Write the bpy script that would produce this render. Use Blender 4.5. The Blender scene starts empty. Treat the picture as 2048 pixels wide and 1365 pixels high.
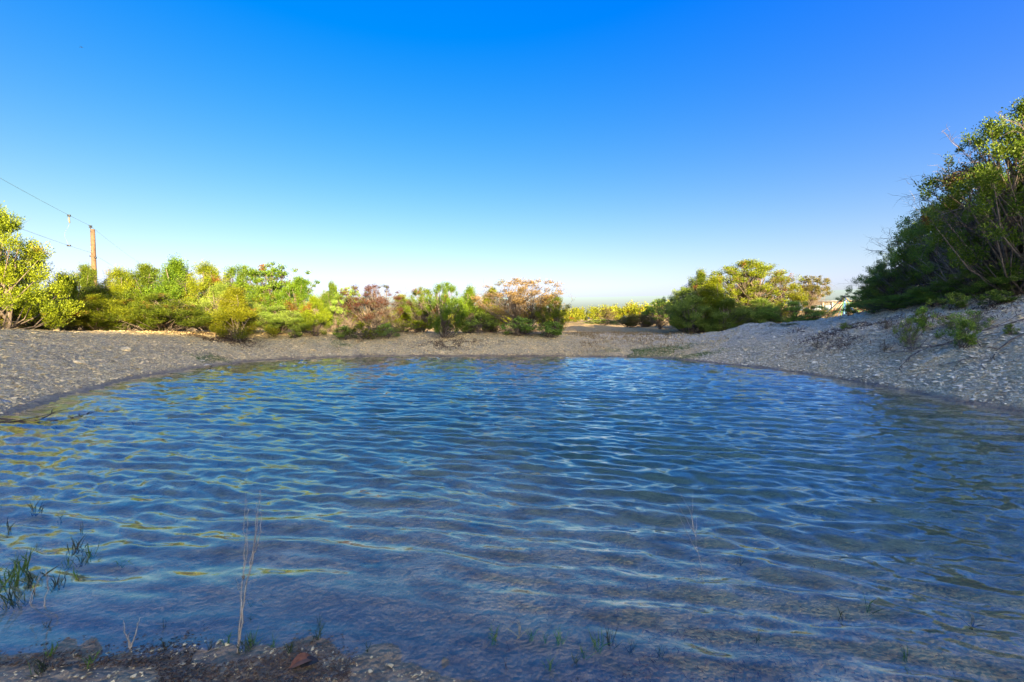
import bpy, math, random
import numpy as np
R = math.radians
scene = bpy.context.scene
COL = scene.collection

# ------------------------------------------------------------------ camera, light, exposure
EYE = 1.6
FPX = 910.0                                   # focal length in pixels of the 2048 wide photograph
PITCH = math.atan(37.5 / FPX)
cam_d = bpy.data.cameras.new('camera'); cam = bpy.data.objects.new('camera', cam_d); COL.objects.link(cam)
cam_d.sensor_width = 36; cam_d.lens = FPX / 2048 * 36
cam_d.clip_start = 0.05; cam_d.clip_end = 6000
cam.location = (0, 0, EYE); cam.rotation_euler = (math.pi / 2 - PITCH, 0, 0)
scene.camera = cam

SUN_EL = R(12.5)
SUN_H = (0.36, -0.933)                         # horizontal direction towards the sun
world = bpy.data.worlds.new('World'); scene.world = world; world.use_nodes = True
wn, wl = world.node_tree.nodes, world.node_tree.links
bg = wn['Background']
sky = wn.new('ShaderNodeTexSky'); sky.sky_type = 'NISHITA'; sky.sun_disc = False
sky.sun_elevation = SUN_EL
sky.sun_rotation = math.atan2(SUN_H[0], SUN_H[1])
sky.air_density = 1.0; sky.dust_density = 3.2; sky.ozone_density = 3.0
sp_ = wn.new('ShaderNodeSeparateColor'); sp_.mode = 'HSV'; cb_ = wn.new('ShaderNodeCombineColor'); cb_.mode = 'HSV'
sat = wn.new('ShaderNodeMath'); sat.operation = 'MULTIPLY_ADD'; sat.use_clamp = True
sat.inputs[1].default_value = 1.62; sat.inputs[2].default_value = -.155
vpw = wn.new('ShaderNodeMath'); vpw.operation = 'POWER'; vpw.inputs[1].default_value = 1.0
hue = wn.new('ShaderNodeMath'); hue.operation = 'ADD'; hue.inputs[1].default_value = .018
wl.new(sky.outputs[0], sp_.inputs[0]); wl.new(sp_.outputs[1], sat.inputs[0]); wl.new(sat.outputs[0], cb_.inputs[1])
wl.new(sp_.outputs[0], hue.inputs[0])
hm = wn.new('ShaderNodeMath'); hm.operation = 'MULTIPLY_ADD'; hm.inputs[1].default_value = .20; hm.inputs[2].default_value = 0.638 * .80
wl.new(hue.outputs[0], hm.inputs[0])
cmp_ = wn.new('ShaderNodeMath'); cmp_.operation = 'GREATER_THAN'; cmp_.inputs[1].default_value = .42; wl.new(hue.outputs[0], cmp_.inputs[0])
hx = wn.new('ShaderNodeMix'); hx.data_type = 'FLOAT'; wl.new(cmp_.outputs[0], hx.inputs[0]); wl.new(sp_.outputs[0], hx.inputs[2]); wl.new(hm.outputs[0], hx.inputs[3])
wl.new(hx.outputs[0], cb_.inputs[0]); wl.new(sp_.outputs[2], vpw.inputs[0]); wl.new(vpw.outputs[0], cb_.inputs[2])
# the low part of the sky is pale rather than intensely blue
s3 = wn.new('ShaderNodeSeparateColor'); c3 = wn.new('ShaderNodeCombineColor'); wl.new(cb_.outputs[0], s3.inputs[0])
m1 = wn.new('ShaderNodeMath'); m1.operation = 'MAXIMUM'; wl.new(s3.outputs[0], m1.inputs[0]); wl.new(s3.outputs[1], m1.inputs[1])
m2 = wn.new('ShaderNodeMath'); m2.operation = 'MAXIMUM'; mg = wn.new('ShaderNodeMath'); mg.operation = 'MULTIPLY'; mg.inputs[1].default_value = 1.22; wl.new(m1.outputs[0], mg.inputs[0])
wl.new(mg.outputs[0], m2.inputs[0]); m2.inputs[1].default_value = 1.85
m3 = wn.new('ShaderNodeMath'); m3.operation = 'MINIMUM'; wl.new(s3.outputs[2], m3.inputs[0]); wl.new(m2.outputs[0], m3.inputs[1])
wl.new(s3.outputs[0], c3.inputs[0]); wl.new(s3.outputs[1], c3.inputs[1]); wl.new(m3.outputs[0], c3.inputs[2])
wl.new(c3.outputs[0], bg.inputs[0])
bg.inputs[1].default_value = 0.075
sun_d = bpy.data.lights.new('sun', 'SUN'); sun = bpy.data.objects.new('sun', sun_d); COL.objects.link(sun)
sun_d.energy = 3.6; sun_d.angle = R(0.53); sun_d.color = (1.0, 0.79, 0.46)
from mathutils import Vector
sv = Vector((SUN_H[0] * math.cos(SUN_EL), SUN_H[1] * math.cos(SUN_EL), math.sin(SUN_EL)))
sun.rotation_euler = sv.to_track_quat('Z', 'Y').to_euler()
scene.view_settings.view_transform = 'Standard'; scene.view_settings.look = 'None'
scene.view_settings.exposure = 2.85; scene.view_settings.gamma = 1.0
scene.view_settings.use_curve_mapping = False

# ------------------------------------------------------------------ helpers
def P(u, v, depth):
    """point of the place seen at photo pixel (u, v), depth metres in front of the camera"""
    cx, cy = (u - 1024) / FPX, (682.5 - v) / FPX
    cp, sp = math.cos(PITCH), math.sin(PITCH)
    d = (cx, cp + cy * sp, -sp + cy * cp)
    t = depth / d[1]
    return Vector((d[0] * t, depth, EYE + d[2] * t))

def G(u, v, z=0.0):
    cx, cy = (u - 1024) / FPX, (682.5 - v) / FPX
    cp, sp = math.cos(PITCH), math.sin(PITCH)
    d = (cx, cp + cy * sp, -sp + cy * cp)
    t = (z - EYE) / d[2]
    return (d[0] * t, d[1] * t)

def tag(o, label=None, cat=None, group=None, kind=None):
    if label: o['label'] = label
    if cat: o['category'] = cat
    if group: o['group'] = group
    if kind: o['kind'] = kind
    return o

def link(name, me, mat=None, parent=None, loc=None, rot=None, scale=None):
    o = bpy.data.objects.new(name, me); COL.objects.link(o)
    if mat is not None and me is not None and len(me.materials) == 0: me.materials.append(mat)
    if parent: o.parent = parent
    if loc is not None: o.location = loc
    if rot is not None: o.rotation_euler = rot
    if scale is not None: o.scale = scale
    return o

def empty(name, loc=(0, 0, 0), rz=0):
    o = bpy.data.objects.new(name, None); COL.objects.link(o)
    o.location = loc; o.rotation_euler = (0, 0, rz); o.empty_display_size = .2
    return o

def npmesh(name, V, F, smooth=False):
    """V (n,3), F (m,k) all faces with k corners"""
    V = np.asarray(V, dtype=np.float32); F = np.asarray(F, dtype=np.int32)
    me = bpy.data.meshes.new(name)
    me.vertices.add(len(V)); me.vertices.foreach_set('co', V.ravel())
    m, k = F.shape
    me.loops.add(m * k); me.loops.foreach_set('vertex_index', F.ravel())
    me.polygons.add(m); me.polygons.foreach_set('loop_start', np.arange(m, dtype=np.int32) * k)
    try: me.polygons.foreach_set('loop_total', np.full(m, k, dtype=np.int32))
    except Exception: pass
    if smooth: me.polygons.foreach_set('use_smooth', np.ones(m, dtype=bool))
    me.update(calc_edges=True)
    return me

class MB:
    """collects quads / tubes into one mesh"""
    def __init__(s): s.V = []; s.F = []
    def tube(s, pts, rads, n=4, cap=True):
        pts = [Vector(p) for p in pts]
        base = len(s.V); prev = None
        for i, p in enumerate(pts):
            if i == 0: d = pts[1] - pts[0]
            elif i == len(pts) - 1: d = pts[-1] - pts[-2]
            else: d = pts[i + 1] - pts[i - 1]
            if d.length < 1e-9: d = Vector((0, 0, 1))
            d.normalize()
            if prev is None:
                a = d.cross(Vector((0, 0, 1)))
                if a.length < .1: a = d.cross(Vector((1, 0, 0)))
            else: a = prev - d * prev.dot(d)
            a.normalize(); prev = a; b = d.cross(a)
            r = rads[i] if hasattr(rads, '__len__') else rads
            for k in range(n):
                t = 2 * math.pi * k / n
                s.V.append(tuple(p + (a * math.cos(t) + b * math.sin(t)) * r))
        for i in range(len(pts) - 1):
            for k in range(n):
                q = base + i * n; k2 = (k + 1) % n
                s.F.append((q + k, q + k2, q + n + k2, q + n + k))
        if cap and n == 4:
            s.F.append((base + 3, base + 2, base + 1, base)); e = base + (len(pts) - 1) * n
            s.F.append((e, e + 1, e + 2, e + 3))
        elif cap:
            for (e, p) in ((base, pts[0]), (base + (len(pts) - 1) * n, pts[-1])):
                c = len(s.V); s.V.append(tuple(p))
                for k in range(0, n, 2):
                    s.F.append((c, e + k, e + (k + 1) % n, e + (k + 2) % n))
    def box(s, c, h, rz=0.0):
        b = len(s.V); ca, sa = math.cos(rz), math.sin(rz)
        for dx, dy, dz in ((-1,-1,-1),(1,-1,-1),(1,1,-1),(-1,1,-1),(-1,-1,1),(1,-1,1),(1,1,1),(-1,1,1)):
            x, y = dx * h[0], dy * h[1]
            s.V.append((c[0] + x * ca - y * sa, c[1] + x * sa + y * ca, c[2] + dz * h[2]))
        for f in ((0,3,2,1),(4,5,6,7),(0,1,5,4),(1,2,6,5),(2,3,7,6),(3,0,4,7)):
            s.F.append(tuple(b + i for i in f))
    def quad(s, a, b, c, d):
        n = len(s.V); s.V += [tuple(a), tuple(b), tuple(c), tuple(d)]; s.F.append((n, n + 1, n + 2, n + 3))
    def mesh(s, name, smooth=False):
        return npmesh(name, s.V, s.F, smooth)

# value noise in numpy
def _h(ix, iy, seed):
    n = (ix.astype(np.int64) * 374761393 + iy.astype(np.int64) * 668265263 + seed * 1442695041) & 0x7fffffff
    n = ((n ^ (n >> 13)) * 1274126177) & 0x7fffffff
    return ((n ^ (n >> 16)) & 0xffff) / 65535.0
def vnoise(x, y, seed=0):
    x = np.asarray(x, float); y = np.asarray(y, float)
    ix, iy = np.floor(x), np.floor(y); fx, fy = x - ix, y - iy
    fx = fx * fx * (3 - 2 * fx); fy = fy * fy * (3 - 2 * fy)
    a, b, c, d = _h(ix, iy, seed), _h(ix + 1, iy, seed), _h(ix, iy + 1, seed), _h(ix + 1, iy + 1, seed)
    return (a * (1 - fx) + b * fx) * (1 - fy) + (c * (1 - fx) + d * fx) * fy - .5
def fbm(x, y, octs=4, seed=0):
    s, a = 0, 1.0
    for i in range(octs):
        s = s + a * vnoise(x * 2 ** i + 17 * i, y * 2 ** i - 9 * i, seed + i); a *= .5
    return s
def sstep(a, b, x):
    t = np.clip((x - a) / (b - a), 0, 1); return t * t * (3 - 2 * t)

# ------------------------------------------------------------------ materials
def mat_new(name):
    m = bpy.data.materials.new(name); m.use_nodes = True
    nt = m.node_tree; b = nt.nodes['Principled BSDF']; b.inputs['Roughness'].default_value = .8
    b.inputs['Specular IOR Level'].default_value = .3
    return m, nt, b
def nd(nt, t, **kw):
    n = nt.nodes.new(t)
    for k, v in kw.items():
        if k in n.inputs: n.inputs[k].default_value = v
        else: setattr(n, k, v)
    return n
def ramp(nt, fac, stops):
    r = nt.nodes.new('ShaderNodeValToRGB'); e = r.color_ramp.elements
    while len(e) > 1: e.remove(e[-1])
    e[0].position = stops[0][0]; e[0].color = (*stops[0][1], 1)
    for p, c in stops[1:]:
        x = e.new(p); x.color = (*c, 1)
    nt.links.new(fac, r.inputs[0]); return r.outputs[0]
def mixc(nt, fac, a, b, mode='MIX'):
    m = nt.nodes.new('ShaderNodeMix'); m.data_type = 'RGBA'; m.blend_type = mode
    for sock, v in ((m.inputs[0], fac), (m.inputs[6], a), (m.inputs[7], b)):
        if isinstance(v, (int, float)): sock.default_value = v
        elif isinstance(v, tuple): sock.default_value = (*v, 1)
        else: nt.links.new(v, sock)
    return m.outputs[2]
def maprange(nt, v, a, b, c=0.0, d=1.0):
    m = nt.nodes.new('ShaderNodeMapRange'); nt.links.new(v, m.inputs[0])
    for i, x in zip((1, 2, 3, 4), (a, b, c, d)): m.inputs[i].default_value = x
    return m.outputs[0]

def foliage_mat(name, dark, mid, light, rust=None, rust_amt=0.0, transl=.3):
    m, nt, b = mat_new(name)
    geo = nd(nt, 'ShaderNodeNewGeometry'); oi = nd(nt, 'ShaderNodeObjectInfo')
    c = ramp(nt, geo.outputs['Random Per Island'], [(0, dark), (.5, mid), (1, light)])
    nz = nd(nt, 'ShaderNodeTexNoise', Scale=1.3, Detail=2.0); nt.links.new(geo.outputs['Position'], nz.inputs['Vector'])
    c = mixc(nt, maprange(nt, nz.outputs[0], .42, .68, 0, .7), c, light)
    hsv = nd(nt, 'ShaderNodeHueSaturation'); nt.links.new(c, hsv.inputs['Color'])
    nt.links.new(maprange(nt, oi.outputs['Random'], 0, 1, .485, .515), hsv.inputs['Hue'])
    nt.links.new(maprange(nt, oi.outputs['Random'], 0, 1, .85, 1.15), hsv.inputs['Value'])
    c = hsv.outputs[0]
    if rust:
        n2 = nd(nt, 'ShaderNodeTexNoise', Scale=.9, Detail=3.0, Roughness=.6)
        vm = nd(nt, 'ShaderNodeVectorMath', operation='ADD'); nt.links.new(geo.outputs['Position'], vm.inputs[0])
        vm.inputs[1].default_value = (31.7, 4.2, 9.1); nt.links.new(vm.outputs[0], n2.inputs['Vector'])
        f = maprange(nt, n2.outputs[0], .62 - rust_amt, .68 - rust_amt, 0, .85)
        c = mixc(nt, f, c, rust)
    nt.links.new(c, b.inputs['Base Color']); b.inputs['Roughness'].default_value = .55
    tr = nd(nt, 'ShaderNodeBsdfTranslucent'); nt.links.new(c, tr.inputs[0])
    mx = nd(nt, 'ShaderNodeMixShader'); mx.inputs[0].default_value = transl
    nt.links.new(b.outputs[0], mx.inputs[1]); nt.links.new(tr.outputs[0], mx.inputs[2])
    nt.links.new(mx.outputs[0], nt.nodes['Material Output'].inputs[0])
    return m

def bark_mat(name, a, b_, scale=9):
    m, nt, b = mat_new(name)
    geo = nd(nt, 'ShaderNodeNewGeometry')
    n = nd(nt, 'ShaderNodeTexNoise', Scale=float(scale), Detail=5.0, Roughness=.7); nt.links.new(geo.outputs['Position'], n.inputs['Vector'])
    nt.links.new(ramp(nt, n.outputs[0], [(.35, a), (.65, b_)]), b.inputs['Base Color'])
    b.inputs['Roughness'].default_value = .9
    bp = nd(nt, 'ShaderNodeBump', Strength=.6, Distance=.01); nt.links.new(n.outputs[0], bp.inputs['Height']); nt.links.new(bp.outputs[0], b.inputs['Normal'])
    return m

def plain_mat(name, col, rough=.6, metal=0.0, var=.12, scale=6.0):
    m, nt, b = mat_new(name)
    geo = nd(nt, 'ShaderNodeNewGeometry')
    n = nd(nt, 'ShaderNodeTexNoise', Scale=scale, Detail=4.0); nt.links.new(geo.outputs['Position'], n.inputs['Vector'])
    d = tuple(x * (1 - var) for x in col); l = tuple(min(1, x * (1 + var)) for x in col)
    nt.links.new(ramp(nt, n.outputs[0], [(.3, d), (.7, l)]), b.inputs['Base Color'])
    b.inputs['Roughness'].default_value = rough; b.inputs['Metallic'].default_value = metal
    return m

M = {}
RUST = (.22, .075, .02)
M['juniper'] = foliage_mat('juniper_foliage', (.035, .075, .006), (.09, .155, .010), (.19, .26, .012), RUST, .0)
M['juniper_y'] = foliage_mat('yellow_juniper_foliage', (.07, .105, .006), (.17, .215, .008), (.30, .33, .010), RUST, .02)
M['juniper_d'] = foliage_mat('deep_green_foliage', (.08, .15, .02), (.20, .31, .04), (.34, .46, .07), (.16, .13, .05), -.07)
M['rust_leaf'] = foliage_mat('rust_foliage', (.045, .03, .018), (.095, .05, .028), (.17, .062, .026), (.07, .09, .02), .05)
M['tan_leaf'] = foliage_mat('dry_tan_foliage', (.17, .115, .04), (.31, .215, .075), (.42, .30, .10), (.12, .14, .02), .01)
M['oak_leaf'] = foliage_mat('oak_foliage', (.05, .06, .015), (.11, .115, .025), (.22, .18, .04), (.2, .13, .05), .0)
M['grass'] = foliage_mat('green_grass', (.03, .07, .01), (.07, .15, .02), (.14, .24, .04))
M['drygrass'] = foliage_mat('dry_grass', (.2, .13, .05), (.36, .25, .1), (.5, .36, .16))
M['litter'] = foliage_mat('leaf_litter_mat', (.05, .03, .02), (.11, .065, .045), (.2, .12, .08))
M['bark'] = bark_mat('grey_brown_bark', (.08, .06, .045), (.24, .19, .15))
M['bark_pale'] = bark_mat('pale_bark', (.2, .17, .15), (.48, .42, .38))
M['driftwood'] = bark_mat('wet_driftwood', (.03, .022, .018), (.12, .09, .07))
M['stem'] = bark_mat('dry_stem', (.28, .22, .17), (.5, .43, .36), 40)
M['pole'] = bark_mat('utility_pole_wood', (.10, .058, .034), (.19, .115, .065), 5)
M['metal'] = plain_mat('dark_steel', (.08, .08, .085), .5, .5)
M['wire'] = plain_mat('weathered_wire', (.22, .23, .25), .5, .3)
M['porcelain'] = plain_mat('porcelain', (.26, .2, .15), .3)

# ------------------------------------------------------------------ the pond's outline and the terrain
PC = (-0.5, 11.0)
_shore_px = [(0,836),(60,815),(200,775),(300,751),(400,735),(500,723),(580,718),(650,716),(730,713.5),(800,712.5),(900,713),(1024,713.5),(1130,713),(1200,714),(1330,717),(1450,729),(1600,747),(1750,772),(1900,801),(2048,826)]
_sh = [G(u, v) for u, v in _shore_px]
_sh += [(9.6, 5.5), (8.6, 2.8), (6.4, .9), (4.0, .95), (2.2, 1.2), (1.0, 1.5), G(1150, 1420), G(900, 1375), G(780, 1340), G(640, 1312), G(500, 1288), G(380, 1290), G(220, 1312), G(80, 1335), G(-150, 1330), (-3.6, 1.9), (-4.6, 2.2), (-6.4, 3.2), (-8.2, 5.6)]
_a = np.array([math.atan2(y - PC[1], x - PC[0]) for x, y in _sh]); _r = np.array([math.hypot(x - PC[0], y - PC[1]) for x, y in _sh])
o = np.argsort(_a); _a, _r = _a[o], _r[o]
_aa = np.concatenate([_a - 2 * np.pi, _a, _a + 2 * np.pi]); _rr = np.concatenate([_r, _r, _r])
def RS(th): 
    th = np.asarray(th); s = 0
    for k in (-.03, -.015, 0, .015, .03): s = s + np.interp(th + k, _aa, _rr)
    return s / 5
_bk = np.array([  # angle, crest height, width, underwater slope
 (-90, .28, 6, .10), (-60, 2.2, 6, .16), (-30, 3.2, 7.5, .25), (0, 3.5, 9.5, .3), (12, 3.2, 9, .3), (22, 2.45, 8.5, .3), (30, 2.0, 8, .25), (38, 1.45, 7, .2), (47, .95, 6, .12),
 (58, .85, 5, .1), (75, .92, 4, .15), (90, .97, 3.6, .2), (115, .98, 4, .2), (135, 1.08, 4.6, .2), (150, 1.2, 5, .2), (165, 1.36, 5.6, .2), (180, 1.45, 6, .2), (205, 1.5, 6, .15), (235, .8, 5, .14), (255, .35, 6, .12)], float)
_ka = np.radians(np.concatenate([_bk[:, 0] - 360, _bk[:, 0], _bk[:, 0] + 360]))
def _key(th, c): return np.interp(th, _ka, np.tile(_bk[:, c], 3))
def plateau(x, y):
    d = np.hypot(x, y)
    return .88 + .072 * np.clip(x - 8, 0, 31) * sstep(8, 40, y + 10) + .25 * fbm(x / 14, y / 14, 3, 5) * sstep(15, 60, d) + .6 * np.exp(-(((x - 6.9) / 2.6) ** 2 + ((y - 41) / 3) ** 2))
def shade_hill(x, y):
    """the hill is unseen, added behind and right of the camera to shade the pond"""
    a = SUN_H[0] * x + SUN_H[1] * y; b = -SUN_H[1] * x + SUN_H[0] * y
    c0 = np.interp(b, [-160, -90, -8, 5, 24, 32, 45, 90, 140], [-8, 5.5, 5.5, 6.7, 6.5, 5.6, 5.0, 3.5, -18])  # crest of this unseen, added rise, shaped for where its shade ends
    return np.maximum(c0 + 17.4, 0) * np.exp(-((a - 80) / 24.0) ** 2)
def height(x, y, detail=True):
    x = np.asarray(x, float); y = np.asarray(y, float)
    dx, dy = x - PC[0], y - PC[1]; th = np.arctan2(dy, dx); r = np.hypot(dx, dy)
    s = r - RS(th)
    if detail: s = s + .13 * fbm(x * 1.3, y * 1.3, 3, 3) + .22 * fbm(x * .45, y * .45, 2, 13)
    B, W, SL = _key(th, 1), _key(th, 2), _key(th, 3)
    t = np.clip(s / W, 0, 1)
    up = B * (t * 1.45 - .45 * t ** 2.2)
    out = up + (plateau(x, y) + shade_hill(x, y) - B) * sstep(0, 9, s - W)
    dn = -1.7 * (1 - np.exp(np.minimum(s, 0) * SL / 1.7))
    z = np.where(s > 0, out, dn)
    z = z + .34 * np.exp(-(((x - 11.9) / 1.7) ** 2 + ((y - 23.0) / 1.1) ** 2)) * (s > 0)
    if detail:
        bank = sstep(0.2, 1.5, s) * (1 - sstep(25, 60, r))
        z = z + bank * (.10 * fbm(x * .9, y * .9, 4, 11) + .05 * fbm(x * 5, y * 5, 3, 21))
        right = sstep(.0, .6, np.cos(th)) * sstep(1.5, 4, s) * (1 - sstep(14, 20, s))
        z = z + right * .16 * np.abs(fbm(x * 1.6, y * 2.2, 4, 31))
        z = z + .035 * fbm(x * 2.3, y * 2.3, 4, 41) * (1 - sstep(-.1, .3, s)) * sstep(-8, -2, s)
        near = np.exp(-((x + 1.2) ** 2 / 6 + (y - 1.6) ** 2 / .8))
        z = z + near * (.03 * fbm(x * 14, y * 14, 3, 51))
    return z
def gz(x, y): return float(height(np.array([x]), np.array([y]))[0])

NA = 620
ang = np.linspace(-np.pi, np.pi, NA, endpoint=False)
rr = np.concatenate([np.linspace(.3, 6.5, 30), np.linspace(6.6, 21, 170), 21 * (1500 / 21) ** (np.arange(1, 91) / 90.0)])
TH, RR = np.meshgrid(ang, rr)
X = PC[0] + RR * np.cos(TH); Y = PC[1] + RR * np.sin(TH); Z = height(X, Y)
nr = len(rr)
V = np.stack([X.ravel(), Y.ravel(), Z.ravel()], 1)
i, j = np.meshgrid(np.arange(nr - 1), np.arange(NA), indexing='ij'); j2 = (j + 1) % NA
F = np.stack([i * NA + j, (i + 1) * NA + j, (i + 1) * NA + j2, i * NA + j2], -1).reshape(-1, 4)
cidx = len(V); V = np.vstack([V, [[PC[0], PC[1], float(Z[0].mean())]]])
# close the middle with quads
Fm = np.array([[cidx, k, k + 1, (k + 2) % NA] for k in range(0, NA, 2)])
ter = npmesh('ground', V, np.vstack([F, Fm]), True)
S_ = (RR - RS(TH)).ravel(); S_ = np.append(S_, -9)
W_ = np.append(_key(TH, 2).ravel(), 6)
thv = np.append(TH.ravel(), 0)
dry = sstep(1.0, 4.0, S_ - W_ + 1.6 * fbm(V[:, 0] / 3, V[:, 1] / 3, 3, 77))
rocky = sstep(-.1, .55, np.cos(thv)) * sstep(1.0, 4.5, S_)
for nm, arr in (('dry', dry), ('rocky', rocky)):
    at = ter.attributes.new(nm, 'FLOAT', 'POINT'); at.data.foreach_set('value', arr.astype(np.float32))

def ground_mat():
    m, nt, b = mat_new('limestone_gravel_ground'); L = nt.links.new
    geo = nd(nt, 'ShaderNodeNewGeometry'); pos = geo.outputs['Position']
    sep = nd(nt, 'ShaderNodeSeparateXYZ'); L(pos, sep.inputs[0])
    def noise(s, det=5.0, ro=.6):
        n = nd(nt, 'ShaderNodeTexNoise', Scale=float(s), Detail=det, Roughness=ro); L(pos, n.inputs['Vector']); return n.outputs[0]
    v1 = nd(nt, 'ShaderNodeTexVoronoi', Scale=14.0); L(pos, v1.inputs['Vector'])
    v2 = nd(nt, 'ShaderNodeTexVoronoi', Scale=36.0); L(pos, v2.inputs['Vector'])
    s1 = nd(nt, 'ShaderNodeSeparateColor'); L(v1.outputs['Color'], s1.inputs[0])
    s2 = nd(nt, 'ShaderNodeSeparateColor'); L(v2.outputs['Color'], s2.inputs[0])
    tan = ramp(nt, s2.outputs[0], [(0, (.38, .28, .13)), (.4, (.58, .44, .22)), (.8, (.72, .57, .31)), (1, (.76, .68, .48))])
    pale = ramp(nt, s1.outputs[0], [(0, (.50, .41, .27)), (.5, (.70, .60, .42)), (1, (.82, .74, .57))])
    c = mixc(nt, maprange(nt, noise(2.2), .4, .6), tan, ramp(nt, s1.outputs[1], [(0, (.30, .25, .15)), (1, (.58, .50, .33))]))
    ar = nd(nt, 'ShaderNodeAttribute', attribute_name='rocky'); ad = nd(nt, 'ShaderNodeAttribute', attribute_name='dry')
    c = mixc(nt, ar.outputs['Fac'], c, pale)
    # soil showing between the stones
    c = mixc(nt, maprange(nt, noise(.8, 6.0, .65), .55, .68, 0, .55), c, (.22, .165, .10))
    c = mixc(nt, maprange(nt, noise(5.0, 6.0, .7), .56, .66, 0, .6), c, (.19, .145, .095))
    # dry grass land beyond the banks
    g = ramp(nt, noise(3.0, 6.0, .7), [(.35, (.30, .19, .07)), (.55, (.46, .32, .13)), (.7, (.38, .30, .16))])
    c = mixc(nt, ad.outputs['Fac'], c, g)
    # damp, darker strip at the water's edge, and the silty bed below the water
    nz = noise(2.2, 6.0, .7)
    add = nd(nt, 'ShaderNodeMath', operation='MULTIPLY_ADD'); L(nz, add.inputs[0]); add.inputs[1].default_value = -.22; L(sep.outputs[2], add.inputs[2])
    wet = maprange(nt, add.outputs[0], -.10, .0, 1, 0)
    c = mixc(nt, wet, c, mixc(nt, maprange(nt, noise(9), .4, .6), (.17, .125, .08), (.32, .235, .145)))
    bed = ramp(nt, noise(2.6, 8.0, .72), [(.3, (.10, .08, .045)), (.42, (.34, .22, .10)), (.56, (.62, .42, .20)), (.75, (.74, .54, .29))])
    bed = mixc(nt, maprange(nt, noise(16, 5.0, .75), .53, .66, 0, .75), bed, (.04, .045, .025))
    under = maprange(nt, sep.outputs[2], -.02, -.07, 0, 1)
    c = mixc(nt, under, c, bed)
    L(c, b.inputs['Base Color'])
    L(maprange(nt, wet, 0, 1, .9, .42), b.inputs['Roughness'])
    h1 = nd(nt, 'ShaderNodeMath', operation='MULTIPLY_ADD'); L(v2.outputs['Distance'], h1.inputs[0]); h1.inputs[1].default_value = -.6; L(noise(30, 4.0), h1.inputs[2])
    h2 = nd(nt, 'ShaderNodeMath', operation='MULTIPLY_ADD'); L(v1.outputs['Distance'], h2.inputs[0]); h2.inputs[1].default_value = -1.0; L(h1.outputs[0], h2.inputs[2])
    bp = nd(nt, 'ShaderNodeBump', Strength=.8, Distance=.035); L(h2.outputs[0], bp.inputs['Height']); L(bp.outputs[0], b.inputs['Normal'])
    return m
M['ground'] = ground_mat()
ground = tag(link('ground', ter, M['ground']), kind='structure')

# ------------------------------------------------------------------ water
rng = np.random.default_rng(4)
def waves(x, y):
    z = np.zeros_like(x); wx = x + .16 * fbm(x * .8, y * .8, 2, 61); wy = y + .16 * fbm(x * .8, y * .8, 2, 71)
    calm = sstep(1.6, 6.0, np.hypot(x + 1, y))            # the shallows by the near beach are calmer
    n = 96
    for q in range(n):
        lam = .055 * (.75 / .055) ** rng.random()
        a0 = math.radians(77) + (rng.normal() * .17 if q % 10 < 6 else (rng.normal() * .22 + (.75 if q % 2 else -.7)) if lam < .45 else rng.normal() * .3)
        sl = (.062 if q % 10 < 6 else .036) * math.exp(-(math.log(lam / .25) / .75) ** 2) + .006
        k = 2 * math.pi / lam; amp = sl / k
        ph = rng.random() * 6.283
        g = (.55 + .45 * calm) if lam > .27 else (.15 + .85 * calm)
        env = .65 + 1.3 * np.clip(vnoise(x / (lam * 5) + q * 3.1, y / (lam * 4), 80 + q) + .35, 0, 1)
        ps = k * (wx * math.cos(a0) + wy * math.sin(a0)) + ph
        z += amp * env * g * (np.sin(ps) + .28 * np.sin(2 * ps + 1.57))
    return z
nR, nT = 760, 760
wr = .9 * (24.5 / .9) ** (np.linspace(0, 1, nR)); wa = np.linspace(R(90 - 82), R(90 + 82), nT)
WT, WR = np.meshgrid(wa, wr); WX = WR * np.cos(WT); WY = WR * np.sin(WT) + .05
WZ = waves(WX, WY)
sh = np.hypot(WX - PC[0], WY - PC[1]) - RS(np.arctan2(WY - PC[1], WX - PC[0]))
WZ *= .25 + .75 * (1 - sstep(-1.2, .0, sh))
i, j = np.meshgrid(np.arange(nR - 1), np.arange(nT - 1), indexing='ij')
WF = np.stack([i * nT + j, (i) * nT + j + 1, (i + 1) * nT + j + 1, (i + 1) * nT + j], -1).reshape(-1, 4)
keep = (sh[:-1, :-1].ravel() < .8)
WF = WF[keep][:, ::-1]
WV = np.stack([WX.ravel(), WY.ravel(), WZ.ravel()], 1)
used = np.unique(WF); remap = -np.ones(len(WV), np.int64); remap[used] = np.arange(len(used))
wme = npmesh('water', WV[used], remap[WF], True)
_d = np.clip(-height(WV[used][:, 0], WV[used][:, 1]), 0, 3)
at = wme.attributes.new('depth', 'FLOAT', 'POINT'); at.data.foreach_set('value', _d.astype(np.float32))
F0 = .032
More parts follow.
